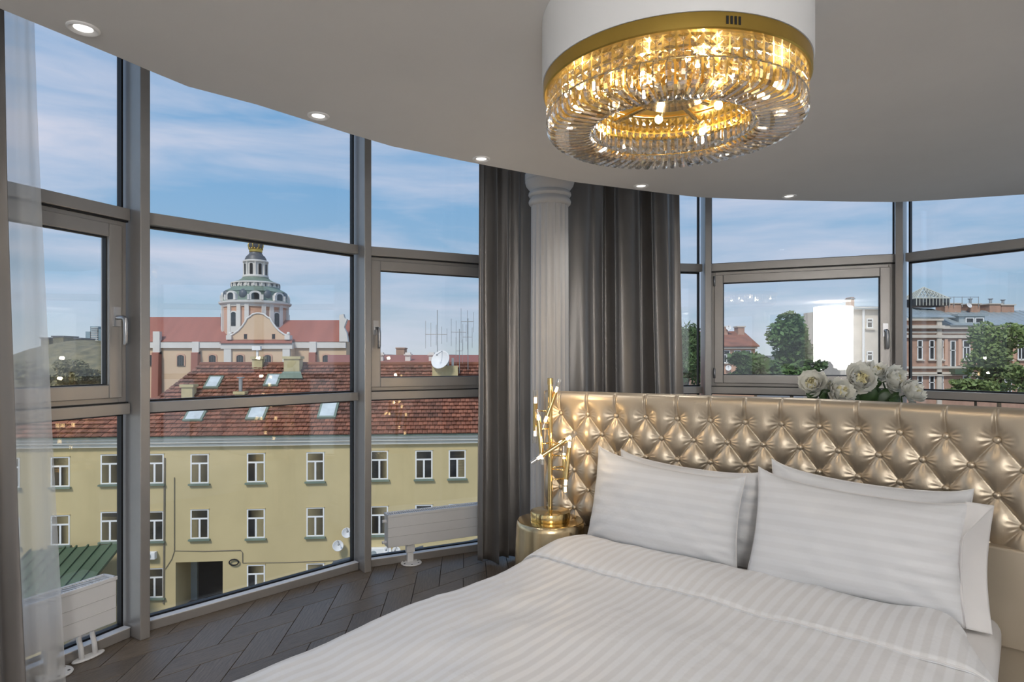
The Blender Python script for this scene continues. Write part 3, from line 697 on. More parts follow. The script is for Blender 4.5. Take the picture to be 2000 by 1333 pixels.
MB().tube([(0, 0, zt-0.035), (0, 0, zt)], 0.0155, 20).build('stem_cap', M['gold'], lamp, auto=40)
M['bulb'] = mat('warm_bulb', (1, 0.9, 0.7), 0.4, emit=(1.0, 0.70, 0.34), estr=11.0)
def branch(x0, y0, d0, x1, y1, d1, fa, label=None):
    a = lp(x0, y0, d0); b = lp(x1, y1, d1); L = (b-a).length; u = (b-a).normalized()
    g0 = a + u*L*fa; g1 = b - u*L*fa
    r = MB().tube([g0, g1], 0.0122, 16).build('branch', M['gold'], lamp, auto=40)
    for q, e, s in ((g0, a, -1), (g1, b, 1)):
        MB().tube([q - u*s*0.004, q + u*s*0.03], [0.0075, 0.0075], 10).build('bulb', M['bulb'], r, smooth=False)
        t = MB(); ln = (e-q).length; t.tube([q, q+u*s*ln], 0.0138, 16, caps=False); t.tube([q+u*s*ln, q], 0.0118, 16, caps=False)
        t.build('glass_tube', M['clear'], r, auto=40)
    mid = (g0+g1)/2
    for k in (-0.22, 0.22):
        j = mid + (g1-g0)*k; 
        MB().tube([(0, 0, j.z+0.002), tuple(j)], 0.0042, 8).build('arm', M['gold'], r, smooth=True)
branch(1037, 905, -0.085, 1127, 845, -0.06, 0.24)
branch(1050, 800, -0.02, 1060, 908, -0.05, 0.20)
branch(1046, 763, 0.03, 1045, 866, 0.05, 0.24)
branch(1094, 741, 0.02, 1059, 840, -0.02, 0.26)
branch(1114, 850, -0.03, 1103, 962, -0.05, 0.22)
branch(1101, 872, 0.05, 1105, 976, 0.02, 0.24)
for dz in (0.45, 0.72, 0.88):
    l = bpy.data.lights.new('bulb_light', 'POINT'); l.energy = 1.5; l.color = (1.0, 0.72, 0.40); l.shadow_soft_size = 0.012
    o = bpy.data.objects.new('bulb_light', l); COL.objects.link(o); o.parent = lamp; o.location = (0.04 if dz < 0.8 else -0.05, -0.07, dz)
# ================================================================== chandelier
KX, KY = 0.4935, 1.947
ch = thing('chandelier', 'round gold and crystal chandelier under a white ceiling drum', 'chandelier', (KX, KY, 1.45))
M['drum'] = mat('white_drum', (0.92, 0.92, 0.92), 0.5, var=0.01)
MB().lathe([(0.398, 0.856), (0.400, 0.862), (0.400, CEIL-1.45), (0.38, CEIL-1.45)], 120).build('ceiling_drum', M['drum'], ch, auto=40)
MB().lathe([(0.372, 0.8560), (0.3945, 0.8562), (0.3955, 0.852), (0.3955, 0.818), (0.392, 0.8145), (0.378, 0.8145), (0.376, 0.820), (0.374, 0.845)], 120, caps=False).build('gold_ring', M['gold_satin'], ch, auto=40)
MB().lathe([(0.376, 0.838), (0.376, 0.846), (0.01, 0.846)], 96, caps=True).build('gold_plate', M['gold_satin'], ch, auto=30)
slot = MB().box(-0.003, 0.003, -0.0010, 0.0012, -0.010, 0.010).mesh('vent_slot', M['gasket'])
for k in range(4):
    an = math.atan2(-1, 0.235+0.045*k*0.52) ; an = R(-90+5.5+1.55*k)
    inst('vent_slot', slot, ch, (0.3958*math.cos(an), 0.3958*math.sin(an), 0.835), (0, 0, an+R(90)))
# crystals: outer strings of square octagon beads, then J-shaped prisms sweeping inward, inner strings
def octa(m, c, w, h, d):
    # faceted square bead with cut corners and a raised table front and back
    k = 0.32
    o8 = [(-w*(1-k), -h), (w*(1-k), -h), (w, -h*(1-k)), (w, h*(1-k)), (w*(1-k), h), (-w*(1-k), h), (-w, h*(1-k)), (-w, -h*(1-k))]
    b = len(m.v)
    for x, z in o8: m.v.append((c[0]+x, c[1], c[2]+z))
    m.v += [(c[0], c[1]-d, c[2]), (c[0], c[1]+d, c[2])]
    for sg, ap in ((1, 8), (-1, 9)):
        for i in range(8):
            t = (b+i, b+(i+1) % 8, b+ap); m.f.append(t if sg > 0 else t[::-1])
NO = 72
strand = MB()
for k in range(3): octa(strand, (0, 0, -0.0155-0.0275*k), 0.0148, 0.0134, 0.0075)
strand.tube([(0, 0, 0), (0, 0, -0.085)], 0.0009, 4)
sm = strand.mesh('crystal_strand', M['crystal'])
def jprism():
    m = MB(); P = []
    prof = [(0.0, 0.0), (0.0, -0.012), (0.0, -0.030), (-0.003, -0.041), (-0.010, -0.049), (-0.022, -0.0535), (-0.045, -0.0545), (-0.085, -0.0545), (-0.112, -0.0535), (-0.126, -0.050), (-0.133, -0.044)]
    prof = [(x, z) for x, z in prof]
    n = len(prof); b = 0
    for i, (x, z) in enumerate(prof):
        a = prof[max(0, i-1)]; c = prof[min(n-1, i+1)]; d = Vector((c[0]-a[0], c[1]-a[1])).normalized(); nn = Vector((d.y, -d.x))
        hw = 0.0105*(0.55 if i in (0, n-1) else 1); ht = 0.0068*(0.55 if i in (0, n-1) else 1)
        sect = [(-hw, -ht*0.35), (-hw*0.5, -ht), (hw*0.5, -ht), (hw, -ht*0.35), (hw*0.75, ht*0.8), (-hw*0.75, ht*0.8)]
        for t, r in sect: m.v.append((x+nn.x*r, t, z+nn.y*r))
    for i in range(n-1):
        for k in range(6): m.f.append((i*6+k, i*6+(k+1) % 6, i*6+6+(k+1) % 6, i*6+6+k))
    m.f.append(tuple(range(5, -1, -1))); m.f.append(tuple((n-1)*6+k for k in range(6)))
    return m.mesh('crystal_prism', M['crystal'])
jm = jprism()
for i in range(NO):
    an = 2*math.pi*i/NO
    inst('crystal_strand', sm, ch, (0.380*math.cos(an), 0.380*math.sin(an), 0.834), (0, 0, an+R(90)))
    inst('crystal_prism', jm, ch, (0.381*math.cos(an), 0.381*math.sin(an), 0.752), (0, 0, an))
inner = MB()
for k in range(3): octa(inner, (0, 0, -0.018-0.025*k), 0.010, 0.0115, 0.0055)
b = len(inner.v)
inner.v += [(-0.006,0,-0.083),(0,-0.005,-0.083),(0.006,0,-0.083),(0,0.005,-0.083),(-0.007,0,-0.118),(0,-0.006,-0.118),(0.007,0,-0.118),(0,0.006,-0.118),(0,0,-0.130)]
inner.f += [(b,b+1,b+5,b+4),(b+1,b+2,b+6,b+5),(b+2,b+3,b+7,b+6),(b+3,b,b+4,b+7),(b+3,b+2,b+1,b),(b+4,b+5,b+8),(b+5,b+6,b+8),(b+6,b+7,b+8),(b+7,b+4,b+8)]
im = inner.mesh('inner_crystal_strand', M['crystal'])
for i in range(60):
    an = 2*math.pi*(i+0.5)/60
    inst('inner_crystal_strand', im, ch, (0.238*math.cos(an), 0.238*math.sin(an), 0.836), (0, 0, an+R(90)))
hoop = MB()
for r, z in ((0.381, 0.752), (0.238, 0.836)):
    hoop.tube([(r*math.cos(2*math.pi*k/96), r*math.sin(2*math.pi*k/96), z) for k in range(97)], 0.0022, 6, caps=False)
hoop.build('wire_hoops', M['gold'], ch, smooth=True)
M['candle'] = mat('chandelier_bulb', (1, 0.9, 0.7), 0.3, emit=(1.0, 0.66, 0.26), estr=6.0)
for i in range(10):
    an = R(18+36*i); c, s = math.cos(an), math.sin(an); r0 = 0.31 if i % 2 else 0.17
    h = MB().tube([(0.10*c, 0.10*s, 0.81), (r0*0.78*c, r0*0.78*s, 0.805)], 0.009, 10).build('lamp_holder', M['gold'], ch, auto=40)
    MB().ball((r0*c, r0*s, 0.804), 0.014, 10, 8, 1.0, 1.0, 1.0).build('bulb', M['candle'], h, smooth=True)
    l = bpy.data.lights.new('bulb_light', 'POINT'); l.energy = 1.8; l.color = (1.0, 0.86, 0.68); l.shadow_soft_size = 0.012
    o = bpy.data.objects.new('bulb_light', l); COL.objects.link(o); o.parent = ch; o.location = (r0*c, r0*s, 0.78)
MB().lathe([(0.004, 0.69), (0.11, 0.79), (0.115, 0.846)], 40, caps=False).build('centre_cup', M['gold'], ch, auto=40) if False else MB().lathe([(0.10, 0.80), (0.105, 0.803), (0.105, 0.846)], 40).build('centre_cup', M['gold'], ch, auto=40)
# ================================================================== peonies behind the headboard
M['petal'] = mat('white_petal', (0.92, 0.91, 0.84), 0.55, var=0.03, vscale=30, sheen=0.2)
M['petal_in'] = mat('cream_petal', (0.92, 0.85, 0.55), 0.55, var=0.06, vscale=40, sheen=0.2)
M['leaf'] = mat('dark_leaf', (0.035, 0.075, 0.022), 0.4, var=0.3, vscale=20)
VX, VY = 2.02, 3.22
va = thing('flower_vase', 'tall white vase standing behind the headboard under the peonies', 'vase', (VX, VY, 0))
MB().lathe([(0.13, 0.0), (0.135, 0.02), (0.10, 0.35), (0.09, 0.6), (0.12, 0.95), (0.17, 1.10), (0.175, 1.12), (0.165, 1.12), (0.11, 0.95), (0.06, 0.6)], 40, caps=True).build('body', M['white'], va, auto=40)
MB().lathe([(0.178, 1.108), (0.182, 1.116), (0.178, 1.124)], 40, caps=False).build('rim', M['white'], va, smooth=True)
def petal(m, rr, az, el, size, cup, rnd):
    # a cupped petal that starts near the centre and curls outward
    Mx = Matrix.Rotation(az, 4, 'Z') @ Matrix.Rotation(-el, 4, 'Y')
    b = len(m.v)
    for j in range(5):
        for i in range(5):
            t = j/4; s = (i-2)/2
            w = size*0.62*math.sin(math.pi*(0.12+0.70*t))*s
            x = rr*0.15+size*t; z = cup*size*(t*t)*0.9 - 0.30*size*s*s*-1*t + 0.05*size*math.sin(7*s+rnd)*t
            m.v.append(tuple(Mx @ Vector((x, w, z))))
    for j in range(4):
        for i in range(4): q = b+j*5+i; m.f.append((q, q+1, q+6, q+5))
def peony(label, x, y, dep, rad, tilt, yaw, seed, leaves):
    rnd = random.Random(seed); c = at(x, y, dep)
    f = thing('peony', label, 'flower', (c.x, c.y, c.z), 0, group='white peonies behind the headboard')
    Mt = Matrix.Rotation(yaw, 4, 'Z') @ Matrix.Rotation(tilt, 4, 'X')
    m = MB()
    for k in range(26): petal(m, rad, rnd.uniform(0, 6.28), R(rnd.uniform(-8, 32)), rad*rnd.uniform(0.86, 1.05), rnd.uniform(0.25, 0.7), k)
    for k in range(18): petal(m, rad*0.7, rnd.uniform(0, 6.28), R(rnd.uniform(28, 52)), rad*rnd.uniform(0.62, 0.82), rnd.uniform(0.3, 0.7), k)
    m.xf(Mt).build('outer_petals', M['petal'], f, smooth=True)
    m = MB()
    for k in range(40): petal(m, rad*0.3, rnd.uniform(0, 6.28), R(rnd.uniform(46, 86)), rad*rnd.uniform(0.52, 0.80), rnd.uniform(0.2, 0.6), k)
    m.xf(Mt).build('inner_petals', M['petal_in'], f, smooth=True)
    base = Vector((VX, VY, 1.0)) - c
    MB().tube([(0, 0, -0.004), tuple(Mt @ Vector((0, 0, -0.03))), tuple(base*0.5+Vector((0, 0.02, -0.01))), tuple(base)], 0.004, 6).build('stem', M['leaf'], f, smooth=True)
    for lx, ly, ll, la in leaves:
        q = at(lx, ly, dep-0.02)-c; m = MB()
        def lf(u, v, q=q, ll=ll, la=la):
            t = u; wd = ll*0.42*math.sin(math.pi*min(1, t*0.97+0.03))*(v*2-1)
            d = Vector((math.cos(la), -0.25, math.sin(la))); sd = Vector((-math.sin(la), 0.2, math.cos(la)))
            return tuple(q + d*ll*(t-0.3) + sd*wd + Vector((0, -0.012*math.sin(t*3), -0.10*ll*abs(v*2-1))))
        MB().grid(lf, 8, 4).build('leaf', M['leaf'], f, smooth=True, solid=0.001)
peony('white peony at the left end of the bunch, beside loose buds', 1588, 752, 3.12, 0.060, R(70), R(-35), 1, [(1590, 774, 0.07, R(160)), (1606, 770, 0.06, R(30))])
peony('low yellow-centred white peony, second from the left', 1634, 768, 3.08, 0.062, R(72), R(8), 2, [(1612, 772, 0.06, R(200))])
peony('large yellow-centred white peony high in the middle of the bunch', 1676, 745, 3.10, 0.068, R(68), R(-6), 3, [(1672, 776, 0.10, R(170)), (1690, 774, 0.10, R(60)), (1702, 742, 0.05, R(70))])
peony('pale white peony at the back, half hidden between two larger blooms', 1706, 735, 3.24, 0.058, R(40), R(10), 4, [(1706, 770, 0.08, R(100))])
peony('drooping white peony right of centre with ragged edges', 1736, 744, 3.12, 0.062, R(75), R(30), 5, [(1722, 776, 0.11, R(20)), (1712, 752, 0.05, R(110))])
peony('low white peony at the right end, near the right mullion', 1772, 770, 3.05, 0.060, R(62), R(35), 6, [(1752, 780, 0.07, R(175))])
peony('small white bud drooping beside the leftmost peony', 1612, 757, 3.14, 0.036, R(80), R(20), 9, [(1618, 774, 0.06, R(-50)), (1604, 768, 0.05, R(-40))])
# ================================================================== the town outside
GZ = -12.6
M['asphalt'] = mat('courtyard_paving', (0.20, 0.19, 0.18), 0.9, var=0.2, vscale=0.2)
M['yellow'] = mat('yellow_render', (0.56, 0.46, 0.25), 0.9, var=0.06, vscale=0.35, bump=0.02, bscale=4)
M['cornice'] = mat('cornice_white', (0.74, 0.72, 0.64), 0.85, var=0.04, vscale=1)
M['frame_w'] = mat('white_window_frame', (0.82, 0.82, 0.80), 0.5, var=0.02)
M['pane_d'] = mat('dark_window_pane', (0.040, 0.041, 0.043), 0.4, var=0.6, vscale=0.9, spec=0.12)
M['tile'] = mat('clay_tile', (0.34, 0.125, 0.065), 0.8, var=0.0, col2=(0.20, 0.078, 0.048), vscale=0.5, rnd=0.34)
M['tile_bulk'] = mat('clay_tile_upper', (0.32, 0.125, 0.072), 0.85, col2=(0.17, 0.075, 0.05), vscale=0.6, island=0.38)
M['zinc'] = mat('zinc_sheet', (0.36, 0.41, 0.42), 0.45, 0.3, var=0.08, vscale=1)
M['patina'] = mat('green_copper', (0.17, 0.22, 0.17), 0.7, var=0.15, vscale=0.8)
M['greenroof'] = mat('green_sheet_roof', (0.065, 0.105, 0.060), 0.55, var=0.1, vscale=0.6)
M['redroof'] = mat('red_sheet_roof', (0.33, 0.115, 0.078), 0.6, var=0.10, vscale=0.12, stretch=(6, 1, 0.3))
M['peach'] = mat('peach_render', (0.66, 0.48, 0.32), 0.9, var=0.05, vscale=0.2)
M['pinkwall'] = mat('pink_render', (0.60, 0.36, 0.25), 0.9, var=0.05, vscale=0.2)
M['stucco'] = mat('pale_stucco', (0.70, 0.67, 0.62), 0.9, var=0.06, vscale=0.3)
M['darkgrey'] = mat('dark_dome_sheet', (0.10, 0.105, 0.115), 0.5, 0.2, var=0.12, vscale=0.6)
M['steel'] = mat('dull_steel', (0.45, 0.45, 0.44), 0.4, 0.8, var=0.1)
M['dish'] = mat('dish_white', (0.74, 0.74, 0.73), 0.5, var=0.03)
M['black'] = mat('dark_void', (0.02, 0.02, 0.02), 0.9, var=0.2)
M['chim'] = mat('lichen_render', (0.50, 0.43, 0.24), 0.95, var=0.15, vscale=1.5)
M['brick'] = mat('red_brown_brick', (0.42, 0.26, 0.19), 0.9, var=0.15, vscale=1.2)
M['limestone'] = mat('limestone_band', (0.58, 0.52, 0.44), 0.9, var=0.08, vscale=1)
setp(MB().box(-400, 400, 12, 900, GZ-1, GZ).build('ground', M['asphalt'], smooth=False), 'grey courtyard and street paving far below the windows', 'ground', kind='structure')
# ---- long yellow house
YB = 36.3; YA = R(5.24)
def ysx(px):     # distance along the yellow front for a frame column
    k = (px-1000)/F; X = YB*k/(1-math.tan(YA)*k); return X/math.cos(YA)
def yz(px, py): # height on the front
    k = (px-1000)/F; X = YB*k/(1-math.tan(YA)*k); Z = YB+math.tan(YA)*X; return EYE+(HOR-py)/F*Z
yb = thing('yellow_house', 'long yellow rendered house with white windows and a clay-tiled roof', 'building', (0, YB, GZ), YA)
EAVE = -2.78-GZ; RIDGE = 1.02-GZ; DEPTH = 5.2
XL, XR = ysx(-330), ysx(1240)
g0, g1, gzt = ysx(343), ysx(435), yz(390, 1098)-GZ
wl = MB()
wl.box(XL, g0, 0, 10.4, 0, EAVE-0.35); wl.box(g1, XR, 0, 10.4, 0, EAVE-0.35); wl.box(g0, g1, 0, 10.4, gzt, EAVE-0.35)
wl.build('front_wall', M['yellow'], yb)
MB().box(g0, g1, 2.2, 2.3, 0, gzt).build('gateway_door', M['black'], yb)
MB().box(g0, g0+0.35, 2.0, 2.2, 0, gzt).build('gateway_post', M['zinc'], yb)
for zz, dd, hh in ((EAVE-0.62, 0.20, 0.16), (EAVE-0.42, 0.34, 0.15), (EAVE-0.24, 0.46, 0.12)):
    MB().box(XL, XR, -dd, 0.05, zz, zz+hh).build('cornice', M['cornice'], yb)
MB().box(XL, XR, -0.56, 0.05, EAVE-0.11, EAVE-0.02).build('gutter', M['patina'], yb)
def y_window(px, py, wpx=34, hpx=57):
    s = ysx(px); z = yz(px, py)-GZ; w = wpx/35.0/2; h = hpx/35.0/2
    n = MB()
    n.frame(s-w, s+w, z-h, z+h, 0.07, -0.02, 0.06); n.box(s-w+0.06, s+w-0.06, -0.02, 0.05, z+h*0.36-0.045, z+h*0.36+0.045); n.box(s-0.05, s+0.05, -0.022, 0.05, z-h+0.05, z+h*0.36)
    MB().box(s-w-0.02, s+w+0.02, -0.05, 0.02, z+h, z+h+0.035).build('lintel', M['yellow'], yb)
    wd = n.build('window', M['frame_w'], yb)
    MB().box(s-w+0.08, s+w-0.08, 0.0, 0.02, z+h*0.34, z+h-0.08).build('pane', M['pane_d'], wd)
    MB().box(s-w+0.08, s-0.05, 0.0, 0.02, z-h+0.08, z+h*0.34).build('pane', M['pane_d'], wd)
    MB().box(s+0.05, s+w-0.08, 0.0, 0.02, z-h+0.08, z+h*0.34).build('pane', M['pane_d'], wd)
    MB().box(s-w-0.08, s+w+0.08, -0.16, 0.02, z-h-0.10, z-h-0.01).build('sill', M['patina'], wd)
for px, py in ((118, 922), (215, 917), (302, 916), (390, 916), (500, 914), (616, 912), (741, 909), (828, 908), (893, 907),
               (118, 1036), (215, 1029), (302, 1028), (390, 1024), (500, 1023), (616, 1020), (741, 1017), (828, 1014), (893, 1012),
               (302, 1139), (500, 1132), (616, 1129), (741, 1124), (828, 1121), (960, 905), (960, 1010), (1050, 903), (1050, 1008), (1140, 901), (1140, 1006), (20, 924), (-75, 927), (-170, 930), (20, 1040), (-75, 1043), (-170, 1046)):
    y_window(px, py)
# roof: hipped at the left where a lower wing begins
HX = ysx(316); HXe = ysx(262)
TW, TE = 0.27, 0.36
slope = math.hypot(DEPTH+0.55, RIDGE-EAVE); ca = (DEPTH+0.55)/slope; sa_ = (RIDGE-EAVE)/slope
tl = MB(); nx = (-sa_, ca)
def tp_(x, l, h): return (x, l*ca+h*nx[0], l*sa_+h*nx[1])
tl.v = [tp_(0, -0.07, 0.07), tp_(TW*0.92, -0.07, 0.07), tp_(TW*0.92, -0.07, 0.11), tp_(TW*0.46, -0.07, 0.135), tp_(0, -0.07, 0.11), tp_(0, TE*1.05, 0.0), tp_(TW*0.92, TE*1.05, 0.0)]
tl.v = [(x, y, z) for x, y, z in tl.v]
tl.f = [(0,1,2,3,4), (4,3,5), (3,2,6,5), (0,4,5), (1,6,2), (1,0,5,6)]
tme = tl.mesh('roof_tile', M['tile'])
roof = MB().add([(XL, -0.55, EAVE-0.03), (XR, -0.55, EAVE-0.03), (XR, DEPTH, RIDGE-0.03), (HX, DEPTH, RIDGE-0.03), (HXe, 1.9, EAVE+1.55), (XL, 1.9, EAVE+1.55),
                 (XR, 2*DEPTH, EAVE-0.03), (XL, 2*DEPTH, EAVE-0.03), (HXe, DEPTH+3.3, EAVE+1.55), (XL, DEPTH+3.3, EAVE+1.55)],
                [(0, 1, 2, 3, 4, 5), (2, 6, 7, 9, 8, 3), (3, 8, 4), (5, 4, 8, 9), (0, 5, 9, 7)]).build('roof', M['tile_bulk'], yb)
bulk = MB(); nt_ = 0
rows = int(slope/TE); items = []
for r in range(rows):
    y = -0.55+r*TE*ca; z = EAVE+r*TE*sa_
    cols = int((XR-XL)/TW)
    for c in range(cols):
        x = XL + c*TW + (TW/2 if r % 2 else 0)
        if y > 1.7 and x < HXe + (HX-HXe)*(y-1.9)/(DEPTH-1.9): continue
        items.append((r, x, y, z))
vis0, vis1 = ysx(75), ysx(915)
ind = [it for it in items if it[0] < 4 and ysx(292) < it[1] < vis1]; ind = ind[:300]; indset = set((it[0], it[1]) for it in ind)
for it in items:
    r, x, y, z = it
    if (r, x) in indset:
        inst('roof_tile', tme, roof, (x, y, z+random.uniform(-0.012, 0.012)), (0, 0, random.uniform(-0.02, 0.02)))
    else:
        b = len(bulk.v); dz = random.uniform(-0.012, 0.012)
        bulk.v += [(p[0]+x, p[1]+y, p[2]+z+dz) for p in tl.v]; bulk.f += [tuple(b+i for i in f) for f in tl.f]
bulk.build('roof_tile_field', M['tile_bulk'], roof, kind='stuff')
MB().tube([(HX, DEPTH, RIDGE+0.05), (XR, DEPTH, RIDGE+0.05)], 0.13, 8).build('ridge_tiles', M['tile'], roof, smooth=True)
def on_roof(px, py):      # point of the front slope seen at a frame position, in the house's own frame
    d = Vector(((px-1000)/F, 1.0, (HOR-py)/F)); o = Vector((0, -YB, EYE-GZ)); Rm = Matrix.Rotation(-YA, 3, 'Z')
    d = Rm @ d; o = Rm @ o
    # plane z = EAVE + (y+0.55)*k
    k = (RIDGE-EAVE)/(DEPTH+0.55); t = (EAVE+0.55*k+o.y*k-o.z)/(d.z-d.y*k); return o+d*t
sk = (RIDGE-EAVE)/(DEPTH+0.55)
for px, py, w, l in ((418, 750, 0.62, 1.0), (533, 746, 0.62, 1.0), (384, 811, 0.8, 1.15), (504, 808, 0.8, 1.15), (642, 803, 0.8, 1.35)):
    c = on_roof(px, py); m = MB()
    def sq(m, w, l, h0, h1):
        for q in (0,): 
            P = []
            for dx, dl in ((-w/2, -l/2), (w/2, -l/2), (w/2, l/2), (-w/2, l/2)):
                P.append(Vector((c.x+dx, c.y+dl*ca, c.z+dl*sa_)))
            n = Vector((0, -sa_, ca))
            m.add([tuple(p+n*h0) for p in P]+[tuple(p+n*h1) for p in P], [(3,2,1,0),(4,5,6,7),(0,1,5,4),(1,2,6,5),(2,3,7,6),(3,0,4,7)])
        return m
    k_ = sq(MB(), w+0.24, l+0.24, 0.0, 0.17).build('skylight', M['patina'], yb)
    sq(MB(), w, l, 0.16, 0.185).build('pane', mat('skylight_pane', (0.55, 0.60, 0.60), 0.15, var=0.15, vscale=1.5), k_)
def chimney(px, py, w, d, h, m1=None, cap=True):
    c = on_roof(px, py)
    k = MB().box(c.x-w/2, c.x+w/2, c.y-d/2, c.y+d/2, c.z-0.8, c.z+h).build('chimney', m1 or M['chim'], yb)
    if cap: MB().box(c.x-w/2-0.08, c.x+w/2+0.08, c.y-d/2-0.08, c.y+d/2+0.08, c.z+h-0.16, c.z+h).build('chimney_cap', M['chim'], k)
    return c
chimney(369, 776, 0.62, 0.6, 0.75); chimney(573, 726, 0.95, 0.9, 0.95); 
c = on_roof(573, 730); MB().add([(c.x-0.75, c.y-0.75, c.z-0.28), (c.x+0.75, c.y-0.75, c.z-0.28), (c.x+0.55, c.y-0.45, c.z+0.12), (c.x-0.5, c.y-0.45, c.z+0.12)], [(0,1,2,3)]).build('chimney_flashing', M['patina'], yb, solid=0.05)
chimney(505, 716, 0.62, 0.6, 0.62); c = chimney(470, 778, 0.5, 0.5, 0.4); MB().lathe([(0.11, 0), (0.11, 0.95), (0.22, 0.98), (0.22, 1.04)], 12, (c.x, c.y, c.z+0.2)).build('vent_pipe', M['steel'], yb)
# camera-like floodlight box on the small chimney
c = on_roof(505, 716); MB().box(c.x-0.28, c.x+0.22, c.y-0.4, c.y-0.1, c.z+1.02, c.z+1.28).build('floodlight', M['frame_w'], yb); MB().box(c.x-0.06, c.x+0.06, c.y-0.3, c.y-0.2, c.z+0.6, c.z+1.05).build('floodlight_post', M['frame_w'], yb)
# right chimney with big dish and aerials
c = on_roof(868, 738); MB().box(c.x-0.75, c.x+0.85, c.y-0.5, c.y+0.5, c.z-0.8, c.z+0.75).build('chimney', M['chim'], yb)
for k in range(4): MB().box(c.x-0.45+k*0.3, c.x-0.30+k*0.3, c.y-0.3, c.y+0.3, c.z+0.75, c.z+1.25).build('chimney_pot', M['steel'], yb)
def dish(parent, c, r, az, el, name='satellite_dish'):
    Mx = Matrix.Translation(c) @ Matrix.Rotation(az, 4, 'Z') @ Matrix.Rotation(R(90)-el, 4, 'X')
    m = MB().lathe([(r*k/8, -0.28*r*(1-(k/8)**2)) for k in range(8, 0, -1)]+[(0.001, -0.28*r)], 28, caps=False).xf(Mx)
    d = m.build(name, M['dish'], parent, smooth=True, solid=0.02)
    q = MB().tube([tuple(Mx @ Vector((0, r*0.95, 0))), tuple(Mx @ Vector((0, r*0.2, r*0.75)))], 0.018, 6).build('feed_arm', M['steel'], d)
    MB().ball(tuple(Mx @ Vector((0, r*0.15, r*0.78))), 0.06, 8, 6).build('receiver', M['steel'], d)
    return d
dish(yb, (c.x-0.25, c.y-0.75, c.z+1.15), 0.62, R(-28), R(25))
def aerial(name, x, y, z, h, bars):
    m = MB().tube([(x, y, z), (x, y, z+h)], 0.028, 6)
    for zz, ln, els in bars:
        m.tube([(x-ln*0.55, y, z+zz), (x+ln*0.45, y, z+zz)], 0.02, 6)
        for k in range(els):
            ex = x-ln*0.55+ln*k/(els-1); m.tube([(ex, y, z+zz-0.9+0.1*k), (ex, y, z+zz+0.85-0.12*k)], 0.014, 6)
    m.build(name, M['steel'], yb)
aerial('aerial', c.x-0.45, c.y+0.2, c.z+0.7, 3.6, ((2.05, 1.35, 5),)); aerial('aerial', c.x+0.95, c.y+0.2, c.z+0.2, 2.9, ((2.7, 0.95, 4), (1.5, 0.4, 2))); aerial('aerial', c.x+1.5, c.y+0.6, c.z+0.2, 3.6, ((3.4, 0.8, 3), (2.4, 0.6, 3)))
# small wall fittings
for px, py, r in ((663, 1062, 0.30), (680, 1037, 0.28)): dish(yb, (ysx(px), -0.45, yz(px, py)-GZ), r, R(20), R(20), 'wall_dish')
for px, py, r in ((758, 1072, 0.24), (775, 1073, 0.26)): dish(yb, (ysx(px), -0.45, yz(px, py)-GZ), r, R(-15), R(20), 'wall_dish')
def cable(pts, r=0.022): MB().tube([(ysx(a), -0.03, yz(a, b)-GZ) for a, b in pts], r, 6).build('wall_cable', mat('weathered_cable', (0.22, 0.19, 0.14), 0.8, var=0.1), yb)
cable([(341, 933), (341, 1076), (400, 1077), (470, 1075), (474, 1080), (474, 1100)]); cable([(474, 1100), (560, 1099), (686, 1094)], 0.016); cable([(341, 1076), (336, 1092), (323, 1112)], 0.016); cable([(322, 895), (320, 1180)], 0.045)
for px, py, w, h, d in ((297, 1084, 0.55, 0.4, 0.3), (737, 1078, 1.1, 0.55, 0.35)): 
    s = ysx(px); z = yz(px, py)-GZ; u_ = MB().box(s-w/2, s+w/2, -d, 0, z-h/2, z+h/2).build('air_conditioner', M['frame_w'], yb, bevel=0.03)
    MB().lathe([(0.16, 0), (0.16, 0.02)], 16).xf(Matrix.Translation((s-w*0.15, -d-0.001, z)) @ Matrix.Rotation(R(90), 4, 'X')).build('fan_grille', M['zinc'], u_)
s = ysx(458); z = yz(458, 1098)-GZ; MB().tube([(s+0.25*math.cos(k/16*6.28), -0.1, z+0.16*math.sin(k/16*6.28)) for k in range(17)], 0.04, 6).build('cable_coil', M['black'], yb)
# ---- low annex with green standing-seam roof
an = thing('green_roofed_annex', 'low yellow annex with a green standing-seam metal roof', 'building', (0, 0, GZ))
A0 = at(60, 1078, 33.5); A1 = at(240, 1060, 33.5); az0 = A0.z-GZ
MB().add([(A0.x, 33.5, az0), (A1.x, 33.5, az0+0.4), (A1.x, 28.0, az0-2.2), (A0.x, 28.0, az0-2.6)], [(0,1,2,3)]).build('roof', M['greenroof'], an, solid=0.1)
for k in range(9):
    t = k/8; x = A0.x+(A1.x-A0.x)*t; MB().box(x-0.04, x+0.04, 28.0, 33.5, 0, 0.1).xf(Matrix(((1,0,0,0),(0,1,0,0),(0,2.6/5.5,1,az0+0.4*t-2.6-28.0*2.6/5.5+0.05),(0,0,0,1)))).build('roof_seam', M['greenroof'], an)
MB().box(A0.x, A1.x, 28.3, 33.4, 0, az0-2.7).build('wall', M['yellow'], an)
